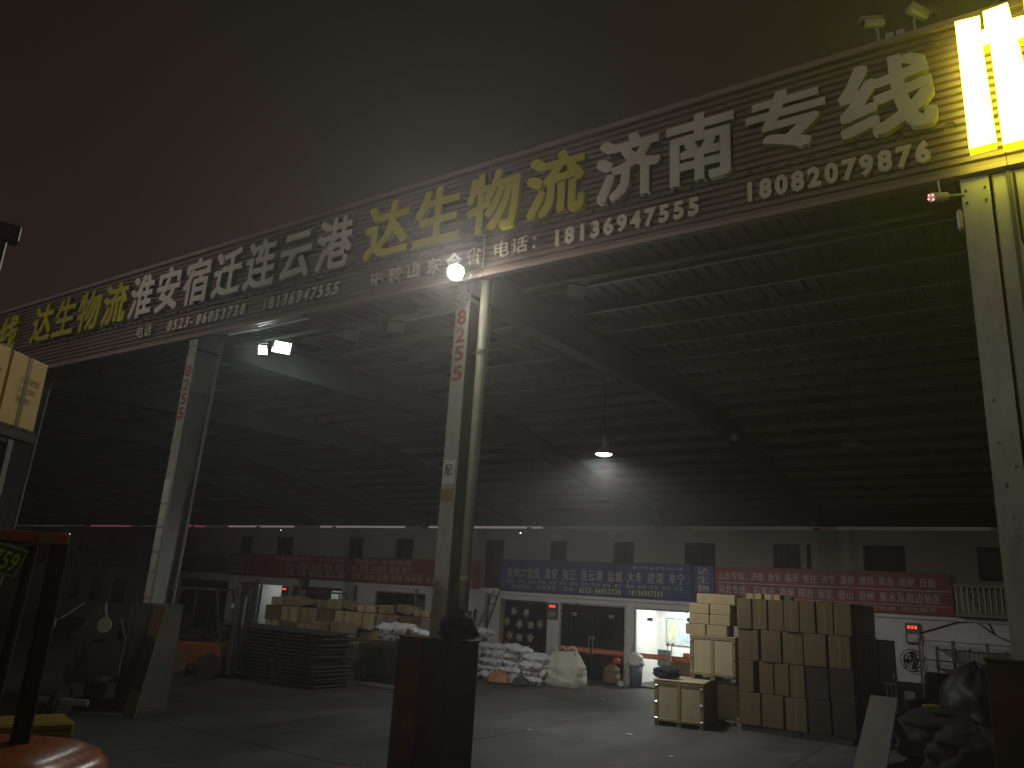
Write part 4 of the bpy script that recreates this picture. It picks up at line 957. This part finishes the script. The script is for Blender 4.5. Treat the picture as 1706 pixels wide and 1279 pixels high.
# ------------------------------------------------------------------ forklifts
def forklift(loc, rz, label, paint, mast_h=2.3, group='forklifts parked in the shed', lift=.15, guard_z=2.1):
    t = thing('forklift', label, 'forklift', loc, rz, group)
    MB().cbox(-.52, .52, -.55, .75, .28, .85, .06).build('chassis', paint, t)
    MB().cbox(-.54, .54, -1.15, -.56, .3, 1.05, .12).build('counterweight', paint, t)
    MB().cbox(-.4, .4, -.5, .15, .851, 1.0, .05).build('engine_cover', M_black, t)
    MB().cbox(-.25, .25, -.35, .12, 1.001, 1.12, .03).build('seat', M_black, t)
    MB().cbox(-.25, .25, -.46, -.36, 1.05, 1.5, .03).build('seat_back', M_black, t)
    s_ = MB().tube([(0, .62, .85), (0, .42, 1.25)], .025, 8).build('steering_column', M_black, t)
    MB().tube([(.17 * math.cos(a * math.pi / 8), .42 + .07 * math.sin(a * math.pi / 8), 1.27 + .15 * math.sin(a * math.pi / 8)) for a in range(17)], .014, 6, False).build('steering_wheel', M_black, s_)
    for s in (-1, 1):
        MB().tube([(s * .47, .7, .8), (s * .47, .45, guard_z)], .03, 8).build('guard_post', M_mach, t)
        MB().tube([(s * .47, -.6, 1.0), (s * .47, -.5, guard_z)], .03, 8).build('guard_post', M_mach, t)
        MB().cbox(s * .47 - .03, s * .47 + .03, -.55, .5, guard_z, guard_z + .05, .01).build('guard_rail', M_mach, t)
        for (y, r, w) in ((.55, .30, .2), (-.75, .25, .18)):
            wh = MB().tube([(s * .5 - s * w / 2, y, r), (s * .5 + s * w / 2, y, r)], r, 20).build('wheel', M_rubber, t)
            MB().tube([(s * (.5 + w / 2 - .02), y, r), (s * (.5 + w / 2 + .008), y, r)], r * .5, 14).build('rim', M_mach, wh)
        MB().cbox(s * .36 - .04, s * .36 + .04, .93, 1.06, .1, mast_h, .01).build('mast_rail', M_mach, t)
        MB().cbox(s * .26 - .03, s * .26 + .03, .98, 1.09, .08 + lift, mast_h * .9 + lift, .01).build('inner_rail', M_mach, t)
        MB().tube([(s * .15, .97, .2), (s * .15, .97, mast_h * .85)], .03, 8).build('lift_cylinder', M_alu, t)
        MB().cbox(s * .24 - .06, s * .24 + .06, 1.16, 2.2, lift, lift + .04, .01).build('fork', M_mach, t)
        MB().cbox(s * .24 - .06, s * .24 + .06, 1.12, 1.159, lift, lift + .5, .01).build('fork_shank', M_mach, t)
        MB().tube([(s * .42, .88, 1.75), (s * .42, .95, 1.75)], .07, 12).build('headlight', M_lamp_off, t)
    for k in range(6): MB().cbox(-.44, .44, -.5 + k * .18, -.46 + k * .18, guard_z + .005, guard_z + .045, .004).build('guard_bar', M_mach, t)
    MB().cbox(-.32, .32, .95, 1.06, mast_h - .08, mast_h, .01).build('mast_crossbar', M_mach, t)
    MB().cbox(-.45, .45, 1.09, 1.119, lift + .1, lift + .16, .005).build('carriage_bar', M_mach, t)
    MB().cbox(-.45, .45, 1.09, 1.119, lift + .42, lift + .48, .005).build('carriage_bar', M_mach, t)
    for k in range(5): MB().cbox(-.40 + k * .19, -.37 + k * .19, 1.09, 1.12, lift + .481, lift + 1.1, .004).build('load_backrest_bar', M_mach, t)
    return t
forklift((-17.9, 13.1, 0), R(-62), 'dark forklift with orange body and raised mast behind the left column', M_orange, 2.35)
forklift((-21.2, 20.6, 0), R(120), 'forklift whose black mast rises behind the carton pile', M_yellow, 2.55)
# foreground forklift at the left edge (mast raised with cartons)
hx = Vector((-.95, .312, 0)).normalized(); ang = math.atan2(hx.y, hx.x) - math.pi / 2
rt = Vector((math.cos(ang), math.sin(ang), 0))
orig = Vector((-5.52, 2.81, 0)) - rt * .55 + hx * .55      # centre; guard rear right post at (.55,-.55)
t = thing('forklift', 'forklift at the left edge with number plate and cartons raised on its mast', 'forklift', orig, ang, 'forklifts parked in the shed')
MB().cbox(-.6, .6, -.6, 1.0, .35, 1.0, .06).build('chassis', M_mach, t)
MB().cbox(.3, 1.12, .75, 1.2, 1.12, 1.25, .02).build('fender', M_yellow, t)
MB().cbox(.32, 1.1, .742, .749, 1.19, 1.2, .002).build('trim_line', M_guard, t)
MB().cbox(-.35, .35, -.5, .1, 1.18, 1.35, .04).build('seat', M_black, t)
MB().cbox(-.33, .33, -.6, -.5, 1.3, 1.85, .04).build('seat_back', M_black, t)
for s in (-1, 1):
    MB().cbox(s * .55 - .05, s * .55 + .05, -.6, -.48, .9, 2.60, .01).build('guard_post', M_black, t)
    MB().tube([(s * .55, 1.0, 1.0), (s * .55, .7, 2.6)], .04, 8).build('guard_post', M_black, t)
    MB().cbox(s * .55 - .04, s * .55 + .04, -.6, .8, 2.601, 2.68, .01).build('guard_rail', M_yellow, t)
    wh = MB().tube([(s * .5, .7, .36), (s * .68, .7, .36)], .36, 20).build('wheel', M_rubber, t)
    MB().tube([(s * .67, .7, .36), (s * .69, .7, .36)], .18, 14).build('rim', M_yellow, wh)
    wh = MB().tube([(s * .45, -.5, .3), (s * .62, -.5, .3)], .3, 20).build('wheel', M_rubber, t)
    MB().cbox(s * .32 - .45, s * .32 - .35, 1.55, 1.7, .2, 3.4, .01).build('mast_rail', M_mach, t)
    MB().cbox(s * .28 - .435, s * .28 - .365, 1.58, 1.72, 2.5, 5.55, .01).build('inner_rail', M_mach, t)
    MB().cbox(s * .22 - .46, s * .22 - .34, 1.78, 2.85, 3.60, 3.645, .01).build('fork', M_mach, t)
MB().cbox(-.8, .0, 1.55, 1.72, 5.4, 5.56, .01).build('mast_crossbar', M_mach, t)
MB().cbox(-.85, .05, 1.725, 1.775, 3.6, 3.75, .01).build('carriage_bar', M_mach, t)
for k in range(5): MB().cbox(-.45, .45, -.4 + k * .25, -.36 + k * .25, 2.61, 2.67, .004).build('guard_bar', M_black, t)
M_refl = mat('red yellow tape', (.36, .05, .02), .35, .2, 6, 0)
MB().cbox(-.5, .56, -.64, -.605, 2.60, 2.67, .004).build('reflective_strip', M_refl, t)
for a in (-.4, -.1, .12, .4): MB().cbox(a, a + .09, -.648, -.641, 2.602, 2.668, .002).build('yellow_mark', M_yellow, t)
# plate hung below the guard
pl = MB().cbox(-.15, .15, -.012, .012, -.095, .095, .006).build('number_plate', M_blueplate, t); pl.location = (.19, -.66, 2.49); pl.rotation_euler = (R(10), R(14), R(8))
MB().box(-.14, .14, -.0165, -.0135, .082, .087).box(-.14, .14, -.0165, -.0135, -.087, -.082).box(.137, .142, -.0165, -.0135, -.087, .087).build('plate_border', M_plateY, pl)
for k, c in enumerate('A759'): letter(c, -.075 + k * .051, -.075 + k * .051 + .041, -.06, .062, -.015, M_plateY, pl, .01, .001, 'plate_digit', True)
MB().cbox(.12, .16, -.66, -.62, 2.52, 2.6, .004).build('plate_hanger', M_yellow, t)
# cartons on the raised forks
def big_carton(x, y, z, w, d, h, rz, label):
    o = carton(x, y, z, w, d, h, mat('kraft board fresh', (.50, .36, .15), .8, .10, 5, .08, 40), label, 'cartons raised on the forklift', rz, True); return o
pc = Vector((-8.34, 3.76, 0)); fd = Vector((.50, -.866, 0)); nd_ = Vector((-.866, -.50, 0))    # face runs towards the camera side
angc = math.atan2(fd.y, fd.x)
c1 = pc + fd * .27 + nd_ * .35; c2_ = pc + fd * (.27 + .56) + nd_ * .35
o1 = big_carton(c1.x, c1.y, 3.76, .54, .66, .72, angc + math.pi, 'fresh brown carton with dark print, right one of two on the raised forks')
o2 = big_carton(c2_.x, c2_.y, 3.76, .54, .66, .72, angc + math.pi, 'fresh brown carton cut by the left edge, left one of two on the raised forks')
for o_ in (o1, o2):
    for r_, tx in enumerate(('小心轻放', '向上 易碎', '防潮')):
        printed(tx, -.1, .2 - r_ * .04, .44 - r_ * .1, .51 - r_ * .1, .3345, mat('carton print', (.22, .14, .06), .8, .3, 9, 0), o_, .0)
        printed(tx, -.1, .2 - r_ * .04, .44 - r_ * .1, .51 - r_ * .1, -.3375, MATS['carton print'], o_, .0)
tp = pallet(*(((c1 + c2_) / 2).x, ((c1 + c2_) / 2).y, 3.648), 1.15, .7, .108, M_mach, 'dark pallet under the two raised cartons', 'pallet on the forklift', angc, 6)
# orange machine hood at the bottom left corner
t = thing('tow_tractor', 'orange rounded machine hood with a yellow grab handle at the bottom left', 'tow tractor', (-5.62, 2.6, 0), R(33))
def hood():
    v = []; f = []; n = 36; lv = [(0, 1.0, 0), (.75, 1.0, 0), (.95, .985, 0), (1.05, .95, 0), (1.12, .88, 0), (1.165, .74, 0), (1.18, .5, 0), (1.185, .0, 0)]
    for z, s, _ in lv:
        for i in range(n):
            a = 2 * math.pi * i / n; c, s2 = math.cos(a), math.sin(a); e = 1 / (abs(c) ** 4.5 + abs(s2) ** 4.5) ** (1 / 4.5)
            v.append((c * e * .72 * s, s2 * e * .6 * s, .25 + z * .93))
    for j in range(len(lv) - 1):
        for i in range(n): f.append((j * n + i, j * n + (i + 1) % n, (j + 1) * n + (i + 1) % n, (j + 1) * n + i))
    f.append(tuple(range(n - 1, -1, -1))); m = MB(); m.v = v; m.f = f; return m
hood().build('hood', M_orange, t, True)
MB().tube([(-.1, -.58, 1.12), (-.06, -.66, 1.2), (.1, -.66, 1.22), (.14, -.58, 1.15)], .02, 8).build('grab_handle', M_yellow, t, True)
for a, b in ((-.5, -.4), (.5, -.4), (-.5, .4), (.5, .4)): MB().tube([(a - .07, b, .2), (a + .07, b, .2)], .2, 16).build('wheel', M_rubber, t)
for a in (.2, .45): MB().cbox(a, a + .05, -.615, -.60, 1.0, 1.05, .005).build('latch', M_alu, t)
# ------------------------------------------------------------------ cargo tricycle beside the left column
t = thing('cargo_tricycle', 'dark brown cargo tricycle with two round pale mirrors by the left column', 'tricycle', (-13.9, 8.0, 0), R(28))
for s, z_ in ((-1, 1.52), (1, 1.55)):
    m_ = MB(); m_.tube([(s * .50, -.62, z_), (s * .50, -.60, z_)], [.125, .125], 20); m_.build('mirror', mat('mirror back', (.5, .48, .38), .4, .15, 6, .05, 20), t)
    MB().tube([(s * .50, -.59, z_ - .0), (s * .38, -.4, z_ + .12), (s * .2, -.2, z_ + .35)], .014, 6).build('mirror_arm', M_steel, t)
poly = [(-.5, 1.22), (-.15, 1.45), (.05, 1.8), (.2, 1.85), (.33, 1.5), (.55, 1.66), (.7, 1.3), (.68, .7), (-.1, .7), (-.15, 1.12)]
MB().prism(poly, -.25, -.2).build('front_cover', M_brown, t)
MB().cbox(-.35, .35, -.2, .35, .55, .85, .05).build('seat_box', M_brown, t)
MB().tube([(0, -.22, 1.2), (0, -.62, .32)], .035, 8).build('fork', M_mach, t)
MB().tube([(-.35, -.3, 1.3), (0, -.22, 1.22), (.35, -.3, 1.3)], .016, 6).build('handlebar', M_black, t)
wh = MB().tube([(-.05, -.62, .27), (.05, -.62, .27)], .27, 20).build('wheel', M_rubber, t)
for s in (-1, 1): MB().tube([(s * .62 - .06, 1.3, .27), (s * .62 + .06, 1.3, .27)], .27, 20).build('wheel', M_rubber, t)
MB().cbox(-.65, .65, .5, 2.2, .5, .6, .02).build('cargo_bed', M_mach, t)
for s in (-1, 1): MB().cbox(s * .64 - .015, s * .64 + .015, .5, 2.2, .601, 1.0, .005).build('side_board', M_brown, t)
MB().cbox(-.55, .55, -.75, -.7, .28, .38, .015).build('bumper', M_pvc, t)
t = thing('timber_board', 'tan wooden board leaning against the left column guard', 'board', (-13.35, 8.55, 0), R(15)); 
MB().cbox(-.13, .13, -.02, .02, 0, 1.9, .005, Matrix.Rotation(R(-10), 4, 'X')).build('plank', M_wood, t)
MB().cbox(-.13, .13, -.03, -.021, .9, 1.0, .003, Matrix.Rotation(R(-10), 4, 'X')).build('cleat', M_wood, t)
tag(MB().cbox(-8.15, -7.4, 8.35, 8.6, 0, .03, .004).build('floor_board', M_wood), 'short wooden board on the floor before the middle column guard', 'board')
# ------------------------------------------------------------------ right side clutter
t = thing('leaning_board', 'long grey board propped up in front of the right hand clutter', 'board')
a0 = Vector((-2.62, 14.4, 0)); a1 = Vector((-2.15, 14.5, 0)); up_ = Vector((-.12, 2.9, .93))
def slab(a0, a1, up_, th, name, m, parent):
    n = (a1 - a0).cross(up_).normalized() * th
    v = [a0, a1, a1 + up_, a0 + up_]; v += [p + n for p in v]
    return MB().add(v, [(0, 1, 2, 3), (4, 7, 6, 5), (0, 4, 5, 1), (1, 5, 6, 2), (2, 6, 7, 3), (3, 7, 4, 0)]).build(name, m, parent)
slab(a0, a1, up_, .03, 'board_sheet', M_board, t)
MB().tube([a0 + up_ * .97 + Vector((.1, 0, -.06)), Vector((-2.6, 17.0, 0))], .02, 6).build('prop', M_mach, t)
t = thing('wire_basket_rack', 'tall wire mesh rack standing against the right wall', 'rack', (-1.25, 22.2, 0))
for x_ in (-1.05, -.35, .35, 1.05):
    for y_ in (-.3, .3): MB().box(x_ - .02, x_ + .02, y_ - .02, y_ + .02, 0, 1.98).build('post', M_frame, t)
for z_ in (.2, .8, 1.1, 1.5, 1.95):
    MB().box(-1.04, 1.04, -.285, .285, z_ - .012, z_).build('shelf', M_frame, t)
for k in range(22): MB().box(-1.0 + k * .095, -.99 + k * .095, -.315, -.305, .2, 1.95).build('wire', M_steel, t)
for k in range(8): MB().box(-1.04, 1.04, -.326, -.318, .3 + k * .22, .308 + k * .22).build('wire', M_steel, t)
o = tag(MB().cbox(-2.95, -2.2, 21.2, 21.6, .35, .98, .02).build('brown_box', M_brown), 'dark reddish brown box low beside the right wall rack', 'box')
t = thing('metal_crate', 'small slatted metal crate in front of the brown box', 'crate', (-3.0, 20.9, 0))
MB().cbox(-.3, .3, -.25, .25, .3, .34, .005).build('floor', M_frame, t)
for k in range(7): MB().box(-.3 + k * .095, -.28 + k * .095, -.25, -.235, .341, .95).build('slat', M_pvc, t)
MB().box(-.3, .3, -.26, -.236, .951, .985).build('rim', M_pvc, t)
for s in (-1, 1):
    for q_ in (-1, 1): MB().box(s * .28 - .015, s * .28 + .015, q_ * .23 - .015, q_ * .23 + .015, 0, .299).build('leg', M_frame, t)
o = tag(MB().cbox(-2.42, -2.22, 19.6, 19.62, .75, .92, .003).build('price_tag', M_paper), 'small white card standing on the dark heap at right', 'card')
M_tarp = mat('dark tarp', (.014, .014, .010), .6, .3, 4, .3, 12)
for k, (x_, y_, w, d_, h, l_, m_) in enumerate(((-.93, 17.5, 1.25, 1.5, 1.72, 'tall dark object under a tarp beside the right column', M_tarp), (-1.5, 16.9, 1.5, 1.4, .95, 'low dark heap of goods behind the leaning grey board', M_black),
                                           (-.9, 15.0, 1.4, 1.5, .9, 'dark covered heap at the foot of the right column', M_black))):
    o = tag(blob(w, d_, h, 70 + k, .34, .15, 44, 24, 2.4).build('tarp_heap', m_, None, True), l_, 'heap', 'dark heaps at right'); o.location = (x_, y_, 0)
t = thing('dark_armchair', 'dark padded chair with pale piping before the wire rack', 'chair', (-1.75, 19.4, 0), R(-20))
MB().cbox(-.4, .4, -.35, .35, .25, .6, .06).build('seat', M_black, t); MB().cbox(-.4, .4, .25, .42, .55, 1.35, .06).build('backrest', M_black, t)
for s in (-1, 1):
    MB().cbox(s * .42 - .07, s * .42 + .07, -.35, .35, .25, .8, .04).build('armrest', M_black, t)
    MB().tube([(s * .41, .24, .62), (s * .41, .235, 1.2), (s * .34, .235, 1.36)], .014, 6).build('piping', M_paper, t)
    for q_ in (-.28, .28): MB().box(s * .35 - .03, s * .35 + .03, q_ - .03, q_ + .03, 0, .249).build('leg', M_wood, t)
o = tag(blob(.35, .14, .06, 81, .1, .1).build('yellow_cap', M_yellow, None, True), 'small yellow item lying on the dark heap at right', 'cap'); o.location = (-1.6, 16.5, .93)
for k, (x_, y_, l_) in enumerate(((-12.6, 15.2, 'tiny pale litter scrap on the floor right of the flat sheet stack'), (-9.3, 18.9, 'tiny pale litter scrap on the floor in front of the dark glass doors'),
                              (-8.1, 13.4, 'tiny pale litter scrap on the open floor right of the middle column'), (-5.2, 13.2, 'tiny pale litter scrap on the floor before the big carton stack'))):
    o = tag(blob(.10, .06, .015, 90 + k, .3, .1, 12, 4).build('litter_scrap', M_paper), l_, 'litter', 'litter scraps on the floor'); o.location = (x_, y_, .004)
tag(blob(.14, .07, .02, 82, .3, .1, 14, 5).build('paper_scrap', M_paper), 'white scrap of paper on the floor left of the wooden crate', 'litter').location = (-6.6, 14.6, .002)

# ------------------------------------------------------------------ night haze
hz = bpy.data.materials.new('night haze'); hz.use_nodes = True; ht = hz.node_tree; ht.nodes.clear()
ho = ht.nodes.new('ShaderNodeOutputMaterial'); hv = ht.nodes.new('ShaderNodeVolumePrincipled')
hv.inputs['Density'].default_value = .0052; hv.inputs['Color'].default_value = (.9, .9, .9, 1); hv.inputs['Anisotropy'].default_value = .62
ht.links.new(hv.outputs[0], ho.inputs['Volume'])
MB().box(-97, 18, -27, 40, -1, 11).build('haze', hz, kind='stuff')
print('objects', len(bpy.data.objects), 'tris', sum(len(o.data.polygons) for o in bpy.data.objects if o.type == 'MESH'))
